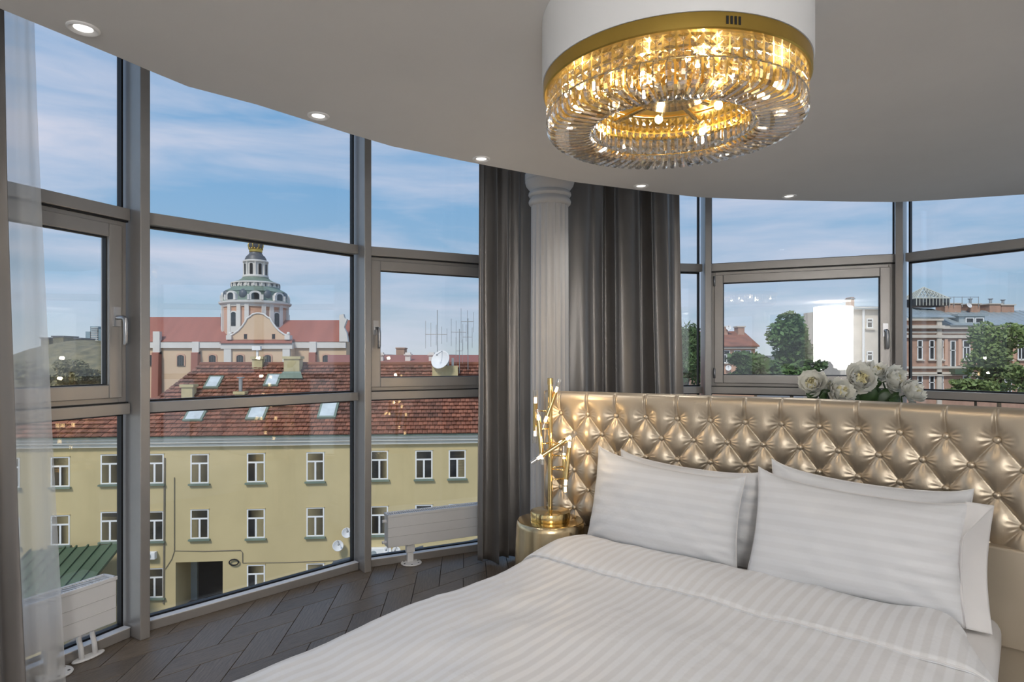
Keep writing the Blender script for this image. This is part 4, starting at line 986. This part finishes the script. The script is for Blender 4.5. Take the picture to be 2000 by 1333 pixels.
# ---- red-roofed row behind the yellow house
rr = thing('red_roofed_row', 'distant row with a red tiled roof and slim white chimneys', 'building', (0, 0, GZ))
def ctx(x, y, Z): p = at(x, y, Z); return (p.x, p.y, p.z-GZ)
P = [ctx(640, 714, 52), ctx(1080, 714, 52), ctx(1080, 695, 57), ctx(640, 695, 57)]
MB().add(P, [(0,1,2,3)]).build('roof', M['redroof'], rr, solid=0.12)
a, b = ctx(640, 714, 52.5), ctx(1080, 714, 52.5); MB().box(a[0], b[0], 52.5, 62, 0, a[2]-0.1).build('wall', M['peach'], rr)
for px in (744, 797, 843, 985):
    q = ctx(px, 706, 54); k_ = MB().box(q[0]-0.22, q[0]+0.22, 53.8, 54.3, q[2]-1.0, q[2]+0.75).build('chimney', M['stucco'], rr); MB().box(q[0]-0.32, q[0]+0.32, 53.7, 54.4, q[2]+0.5, q[2]+0.62).build('chimney_cap', M['stucco'], k_)
tb = thing('brick_block', 'small brown brick block above the distant red roof', 'building', (0, 0, GZ)); q = ctx(782, 680, 80); MB().box(q[0]-0.55, q[0]+0.5, 80, 82, 0, q[2]).build('wall', M['brick'], tb); MB().box(q[0]-0.62, q[0]+0.57, 79.9, 82.1, q[2]-0.1, q[2]+0.05).build('parapet', M['brick'], tb)
# ================================================================== church
CD = 100.0; CS = CD/F
def cx(px): return (px-1000)*CS
def cz(py): return EYE+(HOR-py)*CS-GZ
chu = thing('domed_church', 'baroque church with a crowned grey dome, red roofs and peach walls', 'church', (0, CD, GZ))
CS = (CD-0.8)/F
# nave left and right
for x0, x1, yr, ye in ((228, 470, 616, 668), (530, 676, 622, 668)):
    MB().add([(cx(x0), -1.0, cz(ye)), (cx(x1), -1.0, cz(ye)), (cx(x1), 4.0, cz(yr)), (cx(x0), 4.0, cz(yr)), (cx(x1), 9, cz(ye)), (cx(x0), 9, cz(ye))], [(0,1,2,3), (3,2,4,5)]).build('nave_roof', M['redroof'], chu)
    MB().box(cx(x0), cx(x1), -0.7, 8.5, 0, cz(ye)).build('nave_wall', M['peach'], chu)
    MB().box(cx(x0), cx(x1), -1.1, -0.6, cz(680), cz(669)).build('nave_cornice', M['stucco'], chu)
for px in (308, 384, 612):
    MB().add([(cx(px-6), -2.0, 0), (cx(px+7), -2.0, 0), (cx(px+7), -0.6, 0), (cx(px-6), -0.6, 0), (cx(px-6), -1.6, cz(690)), (cx(px+7), -1.6, cz(690)), (cx(px+7), -0.6, cz(686)), (cx(px-6), -0.6, cz(686))], [(4,5,6,7),(0,1,5,4),(1,2,6,5),(3,0,4,7)]).build('buttress_slope', M['redroof'], chu)
    MB().box(cx(px-6), cx(px+7), -1.3, -0.6, cz(692), cz(668 if px != 308 else 648)).build('buttress', M['stucco'], chu)
def arch_pts(xc, w, z0, z1, n=9):
    r = w/2; pts = [(xc-r, z0), (xc+r, z0)]
    for k in range(n+1):
        a = math.pi*k/n; pts.append((xc+r*math.cos(a), z1-r*0.55+r*0.55*math.sin(a)))
    return pts
for px in (294, 353, 415, 478, 531, 637):
    yy = -0.75 if px not in (478, 531) else -2.45
    k_ = MB().xzprism(arch_pts(cx(px), 17*CS, cz(715), cz(691)), yy-0.10, yy+0.05).build('window', M['pinkwall'], chu)
    MB().xzprism(arch_pts(cx(px), 13*CS, cz(715), cz(694)), yy-0.14, yy).build('pane', M['pane_d'], k_)
    for dx in (-2, 2): MB().box(cx(px+dx)-0.04, cx(px+dx)+0.04, yy-0.17, yy-0.13, cz(714), cz(696)).build('glazing_bar', M['darkgrey'], k_)
CS = (CD-2.2)/F
# transept front with curved gable
MB().box(cx(438), cx(570), -2.4, 4, 0, cz(672)).build('transept_wall', M['peach'], chu)
MB().box(cx(434), cx(573), -2.75, -2.1, cz(682), cz(670)).build('transept_cornice', M['stucco'], chu)
MB().add([(cx(433), -3.0, cz(671)), (cx(574), -3.0, cz(671)), (cx(568), -1.6, cz(664)), (cx(440), -1.6, cz(664))], [(0,1,2,3)]).build('pent_roof', M['redroof'], chu, solid=0.1)
for px in (447, 561): MB().box(cx(px-7), cx(px+7), -2.7, -2.3, 0, cz(676)).build('pilaster', M['stucco'], chu)
gl = [(447, 664), (447, 656), (454, 653), (464, 646), (472, 637), (478, 628), (481, 622), (486, 619), (492, 614), (499, 612), (506, 612), (514, 614), (520, 619), (526, 622), (529, 628), (535, 637), (543, 646), (553, 653), (561, 656), (561, 664)]
MB().xzprism([(cx(x), cz(y)) for x, y in gl][::-1], -1.9, -1.2).build('gable', M['peach'], chu)
MB().tube([(cx(x), -1.9, cz(y)) for x, y in gl[1:-1]], 0.16, 6).build('gable_coping', M['stucco'], chu, smooth=True)
for px in (478, 533): 
    k_ = MB().box(cx(px-3.5), cx(px+3.5), -1.94, -1.8, cz(663), cz(652)).build('gable_window', M['pinkwall'], chu); MB().box(cx(px-2.8), cx(px+2.8), -1.97, -1.9, cz(662), cz(653)).build('pane', M['black'], k_)
for px in (447, 561): k_ = MB().box(cx(px-5), cx(px+5), -2.3, -1.0, cz(664), cz(655)).build('gable_pedestal', M['stucco'], chu); MB().ball((cx(px), -1.7, cz(652)), 0.28, 10, 8).build('finial', M['stucco'], k_, smooth=True)
CS = (CD-0.8)/F
# right end gable of the nave
MB().xzprism([(cx(x), cz(y)) for x, y in ((664, 668), (664, 616), (672, 614), (674, 622), (679, 624), (676, 632), (673, 640), (678, 650), (681, 668))][::-1], -1.2, -0.4).build('end_gable', M['stucco'], chu)
CS = (CD+4.4)/F
# drum and dome (turned about the crossing)
DX, DY = cx(499.5), 4.4; FA = 21.4
def ring(name, pts, m, n=48, rf=None, auto=30): return MB().lathe([(r*CS, cz(y)) for r, y in pts], n, (DX, DY, 0), rf=rf).build(name, m, chu, auto=auto)
ring('drum', [(59, 690), (59, 598)], M['pinkwall'])
ring('drum_cornice', [(57, 604), (61, 603), (62, 599), (66, 596), (66.5, 593), (60, 591.5)], M['stucco'])
ring('drum_base', [(61, 690), (61, 666), (60, 664)], M['stucco'])
for k in (-14, 14, -28, 28, -48, 48, -74, 74, -105, 105, 140, -140, 180):
    a = R(k-90+FA); o_ = MB().box(-0.32, 0.32, -0.25, 0.3, cz(664), cz(597)); o_.xf(Matrix.Translation((DX+59.5*CS*math.cos(a), DY+59.5*CS*math.sin(a), 0)) @ Matrix.Rotation(a+R(90), 4, 'Z')).build('drum_pilaster', M['stucco'], chu)
for k in (-38, 38, -90, 90, -142, 142):
    a = R(k-90+FA)
    Mx = Matrix.Translation((DX+59.6*CS*math.cos(a), DY+59.6*CS*math.sin(a), 0)) @ Matrix.Rotation(a+R(90), 4, 'Z')
    k_ = MB().xzprism(arch_pts(0, 1.35, cz(652), cz(612)), -0.16, 0.1).xf(Mx).build('drum_window', M['stucco'], chu)
    MB().xzprism(arch_pts(0, 0.85, cz(640), cz(614)), -0.22, 0).xf(Mx).build('pane', M['pane_d'], k_)
ring('lower_dome', [(60, 592), (59, 589), (56, 577), (56.5, 574), (58, 573), (52, 569), (46, 566), (44, 563)], M['patina'])
for k in range(8):
    a = R(45*k-90+FA); Mx = Matrix.Translation((DX+57*CS*math.cos(a), DY+57*CS*math.sin(a), 0)) @ Matrix.Rotation(a+R(90), 4, 'Z')
    k_ = MB().xzprism(arch_pts(0, 1.75, cz(591), cz(574)), -0.35, 1.2).xf(Mx).build('dormer', M['stucco'], chu)
    MB().xzprism(arch_pts(0, 1.15, cz(590), cz(577.5)), -0.40, -0.3).xf(Mx).build('pane', M['pane_d'], k_)
    for sx in (-1.05, 1.05): MB().box(sx-0.16, sx+0.16, -0.5, 0.2, cz(591), cz(581)).xf(Mx).build('dormer_scroll', M['stucco'], k_)
    a2 = a+R(22.5); MB().ball((DX+53*CS*math.cos(a2), DY+53*CS*math.sin(a2), cz(580)), 0.8, 12, 10, 0.9, 0.9, 1.05).build('blue_dome', M['darkgrey'], chu, smooth=True)
ring('gallery', [(44, 565), (44.5, 560), (43, 559.5), (43, 556.5), (45, 556), (45, 554.5), (40, 553)], M['stucco'])
for k in range(40):
    a = R(9*k); MB().box(-0.10, 0.10, -0.06, 0.06, cz(562.5), cz(557)).xf(Matrix.Translation((DX+44.6*CS*math.cos(a), DY+44.6*CS*math.sin(a), 0)) @ Matrix.Rotation(a+R(90), 4, 'Z')).build('baluster', M['darkgrey'] if k % 2 else M['stucco'], chu)
ring('upper_dome', [(44, 555), (38, 552), (32, 550), (27, 547), (24, 544), (23, 542)], M['patina'])
ring('lantern_base', [(24, 543), (24, 540), (22.5, 539)], M['stucco'])
ring('lantern', [(20.5, 541), (20.5, 513)], M['stucco'])
for k in range(8):
    a = R(45*k-90+22.5+FA); Mx = Matrix.Translation((DX+20.5*CS*math.cos(a), DY+20.5*CS*math.sin(a), 0)) @ Matrix.Rotation(a+R(90), 4, 'Z')
    MB().xzprism(arch_pts(0, 0.48, cz(538), cz(517)), -0.06, 0.1).xf(Mx).build('lantern_window', M['pane_d'], chu)
    a = R(45*k-90+FA); Mx = Matrix.Translation((DX+21*CS*math.cos(a), DY+21*CS*math.sin(a), 0)) @ Matrix.Rotation(a+R(90), 4, 'Z')
    MB().lathe([(0.17, cz(539)), (0.15, cz(516)), (0.24, cz(514))], 10).xf(Mx).build('lantern_column', M['stucco'], chu, auto=40)
ring('lantern_cornice', [(21, 515), (23.5, 513), (23.5, 511), (20, 509.5)], M['stucco'])
ring('lantern_cap', [(20, 510), (19.5, 506), (18, 504), (17.5, 502), (14, 499), (12, 496), (11, 493)], M['darkgrey'])
ring('crown_band', [(11.2, 494), (12.2, 493), (12.2, 488), (11, 487.5)], M['gold_satin'])
for k in range(14):
    a = R(360/14*k); MB().ball((DX+12*CS*math.cos(a), DY+12*CS*math.sin(a), cz(487)), 0.16, 8, 6).build('crown_bead', M['gold_satin'], chu, smooth=True)
ring('crown_cap', [(11, 489), (13, 485), (14.4, 481), (14.3, 478.5), (12.5, 477), (6, 478), (0.5, 480)], M['darkgrey'])
for k in range(8):
    a = R(45*k); MB().tube([(DX+r*CS*math.cos(a), DY+r*CS*math.sin(a), cz(y)) for r, y in ((12.3, 488), (13.6, 484), (14.8, 480), (13, 476.5), (6, 477), (1, 478))], 0.09, 6).build('crown_rib', M['gold_satin'], chu, smooth=True)
MB().ball((DX, DY, cz(475.5)), 0.26, 10, 8).build('orb', M['gold_satin'], chu, smooth=True)
MB().box(DX-0.07, DX+0.07, DY-0.07, DY+0.07, cz(475), cz(466)).box(DX-0.3, DX+0.3, DY-0.06, DY+0.06, cz(471.5), cz(470)).build('cross', M['gold_satin'], chu)
# ================================================================== hills, trees and houses further off
M['foliage'] = mat('leaf_green', (0.085, 0.15, 0.045), 0.6, var=0.45, vscale=0.5)
M['foliage2'] = mat('leaf_light_green', (0.17, 0.23, 0.075), 0.6, var=0.4, vscale=0.5)
M['foliage3'] = mat('leaf_olive', (0.21, 0.19, 0.09), 0.7, var=0.4, vscale=0.3)
M['bark'] = mat('bark', (0.10, 0.075, 0.05), 0.9, var=0.2)
M['hill'] = mat('wooded_hill', (0.23, 0.19, 0.095), 0.9, col2=(0.085, 0.08, 0.042), vscale=0.35)
M['haze_hill'] = mat('far_town_hill', (0.22, 0.21, 0.19), 0.9, col2=(0.10, 0.11, 0.10), vscale=0.05)
def tree(label, cxp, cyp, dep, wpx, hpx, n, leaf, m, seed, group, blobs=9, droop=0.0, core=True):
    rnd = random.Random(seed); k = dep/F
    c = at(cxp, cyp, dep); rx = wpx*k/2; rz = hpx*k/2; ry = rx*0.8
    t = thing('tree', label, 'tree', (c.x, c.y, GZ), 0, group=group)
    H = c.z-GZ
    bl = []
    for i in range(blobs):
        a = rnd.uniform(0, 6.28); q = rnd.uniform(0.2, 0.62); zz = rnd.uniform(-0.62, 0.62)
        bl.append((q*rx*math.cos(a), q*ry*math.sin(a), H+zz*rz, rx*rnd.uniform(0.32, 0.52), rz*rnd.uniform(0.24, 0.42)))
    bl.append((0, 0, H, rx*0.55, rz*0.75))
    cr = MB()
    for i in range(n):
        x, y, z, a, b = rnd.choice(bl)
        d = Vector((rnd.gauss(0, 1), rnd.gauss(0, 1), rnd.gauss(0, 1))).normalized()*(rnd.random()**0.25)
        p = Vector((x+d.x*a, y+d.y*a*0.9, z+d.z*b-droop*rnd.random()**2*rz))
        u = Vector((rnd.gauss(0, 1), rnd.gauss(0, 1), rnd.gauss(0, 0.6)-2.2*droop)).normalized(); v = u.cross(Vector((rnd.gauss(0, 1), rnd.gauss(0, 1), rnd.gauss(0, 1)))).normalized()
        s = leaf*rnd.uniform(0.6, 1.25); w = s*(0.5 if not droop else 0.22)
        bb = len(cr.v); cr.v += [tuple(p-u*s*0.5), tuple(p+v*w*0.5), tuple(p+u*s*0.5), tuple(p-v*w*0.5)]; cr.f.append((bb, bb+1, bb+2, bb+3))
    cr.build('crown', m, t, kind='stuff')
    tk = MB().tube([(0, 0, 0), (0.1, 0, H*0.5), (0, 0, H)], [rx*0.09+0.08, rx*0.07+0.06, 0.05], 8)
    for x, y, z, a, b in bl[:6]: tk.tube([(0.05, 0, max(H*0.4, H-rz*1.1)), (x*0.6, y*0.6, z-b*0.4), (x, y, z)], [rx*0.04+0.04, 0.05, 0.02], 6)
    tk.build('trunk', M['bark'], t, smooth=True)
TG = 'trees beyond the right-hand bays'
tree('loose-leaved willow beside the wide dark curtain', 1335, 690, 30, 105, 150, 5200, 0.30, M['foliage'], 3, TG, droop=0.35)
tree('dense dark green tree seen through the sash above the peonies', 1545, 685, 42, 125, 160, 7500, 0.42, M['foliage'], 5, TG, blobs=14)
tree('low dark green bush left of the dense tree in the sash', 1475, 722, 34, 120, 85, 4200, 0.40, M['foliage'], 8, TG)
tree('light green birch in front of the brick house, far right', 1950, 700, 48, 120, 150, 4200, 0.42, M['foliage2'], 11, TG, blobs=12)
tree('light green bushy tree low before the brick house', 1905, 757, 46, 120, 46, 2600, 0.40, M['foliage2'], 14, TG)
tree('green tree at the right edge below the birch', 2010, 750, 44, 110, 80, 2600, 0.40, M['foliage2'], 17, TG)
tree('rounded olive bush below the wooded hill in the left sash', 145, 738, 70, 120, 74, 3600, 0.55, M['foliage3'], 21, 'bushes below the hill')
tree('olive bush hidden mostly by the sheer curtain', 60, 735, 72, 80, 70, 2200, 0.55, M['foliage3'], 22, 'bushes below the hill')
# wooded hill in the left bay
def hill(name, label, x0, x1, dep, ytop, amp, depth, m, seed, n=90):
    k = dep/F
    mm = MB(); X0, X1 = (x0-1000)*k, (x1-1000)*k
    def fn(u, v):
        x = X0+(X1-X0)*u; kr = (dep+depth)/F; h = EYE+(HOR-ytop)*kr + amp*k*(noise.noise(Vector((u*9+seed, 0, seed)))+0.5*noise.noise(Vector((u*40+seed, 3, seed))))
        z = GZ+(h-GZ)*math.sin(v*math.pi/2) + (0.35*amp*k*noise.noise(Vector((u*60, v*14, seed))) if 0 < v < 1 else 0)
        return (x, dep+depth*v, z)
    mm.grid(fn, n, 24); o = mm.build(name, m, smooth=True); return setp(o, label, 'hill', kind='structure')
hill('hill', 'brown-green wooded hill seen through the left sash', -260, 330, 120, 668, 7, 60, M['hill'], 4)
hill('hill', 'distant hazy town ridge along the horizon', -500, 2800, 420, 695, 7, 80, M['haze_hill'], 9, 220)
sk_ = thing('office_tower', 'far glass office tower on the hill skyline in the left sash', 'building', (0, 0, GZ))
M['towerglass'] = mat('tower_glass', (0.22, 0.30, 0.33), 0.2, var=0.2, vscale=0.3)
for x0, x1, yt in ((167, 178, 648), (176, 192, 638), (190, 200, 643)):
    p = at(x0, yt, 300); q = at(x1, yt, 300); MB().box(p.x, q.x, 300, 312, 0, p.z-GZ).build('tower_wing', M['towerglass'], sk_)
for k in range(7): p = at(177, 641+k*4, 299.6); q = at(191, 641, 299.6); MB().box(p.x, q.x, 299.6, 300, p.z-GZ-0.18, p.z-GZ+0.18).build('floor_band', M['stucco'], sk_)
hs = thing('hill_house', 'low dark house roofs and chimneys along the wooded hilltop', 'building', (0, 0, GZ))
for x0, x1, yt in ((80, 96, 660), (103, 124, 657), (147, 158, 661)):
    p = at(x0, yt, 178); q = at(x1, yt, 178); w_ = MB().box(p.x, q.x, 178, 184, 0, p.z-GZ).build('wall', M['hill'], hs); MB().box(p.x-0.3, q.x+0.3, 177.7, 184, p.z-GZ-0.25, p.z-GZ+0.1).build('roof_edge', M['darkgrey'], w_)
# ---- generic window for the right-hand houses
def wnd(par, x, z, w, h, y, sill=True, mid=True):
    n = MB().frame(x-w/2, x+w/2, z-h/2, z+h/2, 0.10, y-0.10, y+0.05); n.box(x-w/2, x+w/2, y-0.10, y+0.04, z+h*0.14-0.05, z+h*0.14+0.05)
    if mid: n.box(x-0.05, x+0.05, y-0.10, y+0.04, z-h/2, z+h*0.14)
    o = n.build('window', M['frame_w'], par)
    MB().box(x-w/2+0.08, x+w/2-0.08, y-0.05, y-0.02, z+h*0.14, z+h/2-0.08).build('pane', M['pane_d'], o); MB().box(x-w/2+0.08, x+w/2-0.08, y-0.05, y-0.02, z-h/2+0.08, z+h*0.14).build('pane', M['pane_d'], o)
    if sill: MB().box(x-w/2-0.15, x+w/2+0.15, y-0.25, y, z-h/2-0.15, z-h/2).build('sill', M['limestone'], o)
# ---- brick apartment house (far right)
BD = 75.0; BS = BD/F
bx = lambda px: (px-1000)*BS
bz = lambda py: EYE+(HOR-py)*BS-GZ
bh = thing('brick_apartment_house', 'brown brick apartment house with stone bands and grey sheet roof', 'building', (0, BD, GZ))
MB().box(bx(1745), bx(2160), 0, 14, 0, bz(637)).build('wall', M['brick'], bh)
MB().box(bx(1760), bx(1827), -0.9, 0.2, 0, bz(626)).build('bay_wall', M['brick'], bh)
for y0, y1, d in ((661, 655, 0.35), (652, 648, 0.2), (643, 637, 0.6), (720, 716, 0.35), (731, 727, 0.25), (734, 732, 0.4)):
    MB().box(bx(1827), bx(2160), -d, 0.1, bz(y0), bz(y1)).build('stone_band', M['limestone'], bh)
    MB().box(bx(1758), bx(1829), -0.9-d, -0.8, bz(y0), bz(y1)).build('stone_band', M['limestone'], bh)
MB().box(bx(1818), bx(1827), -1.15, 0.1, 0, bz(622)).build('stone_pier', M['limestone'], bh)
MB().box(bx(1758), bx(1829), -1.3, 0, bz(628), bz(623)).build('bay_cornice', M['limestone'], bh)
for px, y in ((1786.5, -0.9), (1809.5, -0.9)): wnd(bh, bx(px), bz(684), 0.62, 2.30, y, mid=False); wnd(bh, bx(px), bz(752), 0.62, 2.2, y, mid=False)
for px in (1834.5, 1887, 1914, 1942, 1968, 1994, 2022): wnd(bh, bx(px), bz(684), 0.88, 2.30, 0); wnd(bh, bx(px), bz(752), 0.88, 2.2, 0)
wnd(bh, bx(1860.5), bz(692), 0.62, 3.2, 0, sill=False, mid=False)
bal = MB().box(bx(1854), bx(1886), -1.0, 0.0, bz(731), bz(721)).build('balcony', M['greenroof'], bh)
for k in range(6):
    px = 1846+k*26.5; MB().box(bx(px-3), bx(px+3), -0.22, 0.05, bz(714), bz(662)).build('pilaster', M['pinkwall'], bh)
# sheet roof with seams, dormer, chimneys
BS = (BD+2.0)/F
rf = MB().add([(bx(1740), -1.4, bz(624)), (bx(1828), -1.4, bz(624)), (bx(1836), 3.5, bz(602)), (bx(1740), 3.5, bz(598))], [(0,1,2,3)]).build('bay_roof', M['zinc'], bh, solid=0.1)
rf2 = MB().add([(bx(1826), -0.8, bz(638)), (bx(2160), -0.8, bz(638)), (bx(2160), 5, bz(604)), (bx(1826), 5, bz(604))], [(0,1,2,3)]).build('main_roof', M['zinc'], bh, solid=0.1)
for k in range(14): t = k/13; MB().tube([(bx(1742+84*t), -1.38, bz(623.4)), (bx(1742+92*t), 3.4, bz(598.6+3.6*t))], 0.06, 4).build('roof_seam', M['zinc'], rf)
for k in range(22): t = k/21; MB().tube([(bx(1830+320*t), -0.78, bz(637.4)), (bx(1830+320*t), 4.9, bz(603.4))], 0.06, 4).build('roof_seam', M['zinc'], rf2)
BS = (BD+0.3)/F
dm = MB().box(bx(1872), bx(1922), 0.2, 4.5, bz(634), bz(617)).build('dormer', M['zinc'], bh); MB().box(bx(1866), bx(1926), -0.1, 4.7, bz(618), bz(614.5)).build('dormer_roof', M['zinc'], dm)
for x0, x1 in ((1883.5, 1900), (1902, 1919)):
    f_ = MB().frame(bx(x0), bx(x1), bz(632), bz(621), 0.10, 0.05, 0.25).build('dormer_window', M['frame_w'], bh); MB().box(bx(x0)+0.08, bx(x1)-0.08, 0.12, 0.2, bz(631), bz(622)).build('pane', M['pane_d'], f_)
BS = (BD+4.2)/F
for x0, x1, yt in ((1846, 1877, 592), (1894, 1914, 593), (1933, 1955, 593), (1956, 1981, 595)):
    c_ = MB().box(bx(x0), bx(x1), 4.2, 6, bz(612), bz(yt)).build('chimney', M['brick'], bh); MB().box(bx(x0)-0.15, bx(x1)+0.15, 4.05, 6.15, bz(yt)-0.12, bz(yt)).build('chimney_cap', M['limestone'], c_)
    MB().lathe([(0.16, bz(yt)), (0.16, bz(yt)+0.55), (0.28, bz(yt)+0.6), (0.28, bz(yt)+0.68)], 10, ((bx(x0)+bx(x1))/2, 5, 0)).build('flue', M['steel'], c_)
rl = MB()
for px in (1843, 1851, 1861, 1877, 1893, 1909): rl.tube([(bx(px), 4.0, bz(600)), (bx(px), 4.0, bz(580))], 0.04, 5)
rl.tube([(bx(1843), 4.0, bz(581)), (bx(1909), 4.0, bz(581))], 0.04, 5); rl.build('roof_railing', M['steel'], bh)
dish(bh, (bx(1889), 3.8, bz(597)), 0.34, R(10), R(20))
# glazed lattice pyramid on the roof
py_ = MB(); base = [(bx(1768), 2.0), (bx(1831), 2.0), (bx(1831), 5.5), (bx(1768), 5.5)]
py_.prism(base, bz(600), bz(586)); pb = py_.build('pyramid_base', M['pane_d'], bh)
apx = Vector((bx(1800), 3.8, bz(562))); la = MB()
cor = [Vector((x, y, bz(586))) for x, y in base]
for i in range(4):
    a, b = cor[i], cor[(i+1) % 4]; la.tube([a, apx], 0.07, 5); la.tube([a, b], 0.07, 5)
    for k in range(1, 9):
        p = a.lerp(b, k/9); la.tube([p, a.lerp(apx, k/9)], 0.035, 4); la.tube([p, b.lerp(apx, 1-k/9)], 0.035, 4)
for k in range(11): la.tube([(bx(1768+6.3*k), 1.98, bz(600)), (bx(1768+6.3*k), 1.98, bz(586))], 0.05, 4)
la.build('pyramid_lattice', mat('pale_lattice', (0.55, 0.55, 0.47), 0.5, var=0.05), bh)
BS = BD/F
# ---- plain beige end-wall house between sash and mullion
ph = thing('plain_beige_house', 'tall plain beige house end wall with two small windows', 'building', (0, 62, GZ)); PS = 62/F
px_ = lambda p: (p-1000)*PS
pz_ = lambda p: EYE+(HOR-p)*PS-GZ
MB().box(px_(1652), px_(1748), 0, 9, 0, pz_(600)).build('wall', M['limestone'], ph)
MB().add([(px_(1645), -0.5, pz_(604)), (px_(1752), -0.5, pz_(604)), (px_(1752), 4.5, pz_(592)), (px_(1645), 4.5, pz_(592))], [(0,1,2,3)]).build('roof', M['zinc'], ph, solid=0.15)
for y in (632, 696): wnd(ph, px_(1698), pz_(y), 0.62, 0.95, 0, mid=False)
q_ = MB().box(px_(1683), px_(1690), 2, 3, pz_(598), pz_(577)).build('chimney', M['brick'], ph); MB().box(px_(1682), px_(1691), 1.9, 3.1, pz_(581), pz_(579)).build('chimney_cap', M['steel'], q_)
MB().tube([(px_(1684), -0.2, 0), (px_(1684), -0.2, pz_(604))], 0.12, 8).build('downpipe', M['dish'], ph)
# ---- small orange-brick house at the left of the sash
oh = thing('orange_brick_house', 'small orange brick house with squat chimneys at the sash edge', 'building', (0, 80, GZ)); OS = 80/F
ox = lambda p: (p-1000)*OS
oz = lambda p: EYE+(HOR-p)*OS-GZ
MB().box(ox(1385), ox(1475), 0, 9, 0, oz(676)).build('wall', M['pinkwall'], oh)
MB().add([(ox(1380), -0.6, oz(677)), (ox(1480), -0.6, oz(677)), (ox(1480), 5, oz(645)), (ox(1380), 5, oz(645))], [(0,1,2,3)]).build('roof', M['tile_bulk'], oh, solid=0.15)
MB().box(ox(1383), ox(1477), -0.4, 0.1, oz(682), oz(677)).build('cornice', M['limestone'], oh)
for px in (1419, 1440, 1460): wnd(oh, ox(px), oz(697), 0.85, 1.6, 0)
for x0, x1 in ((1408, 1424), (1427, 1440), (1461, 1474)):
    c_ = MB().box(ox(x0), ox(x1), 3.5, 5, oz(660), oz(636)).build('chimney', M['brick'], oh); MB().box(ox(x0)-0.12, ox(x1)+0.12, 3.4, 5.1, oz(637), oz(634.5)).build('chimney_cap', M['limestone'], c_)
dish(oh, (ox(1420), -0.5, oz(719)), 0.36, R(-20), R(20), 'wall_dish'); dish(oh, (ox(1440), 3.2, oz(638)), 0.34, R(-20), R(20))
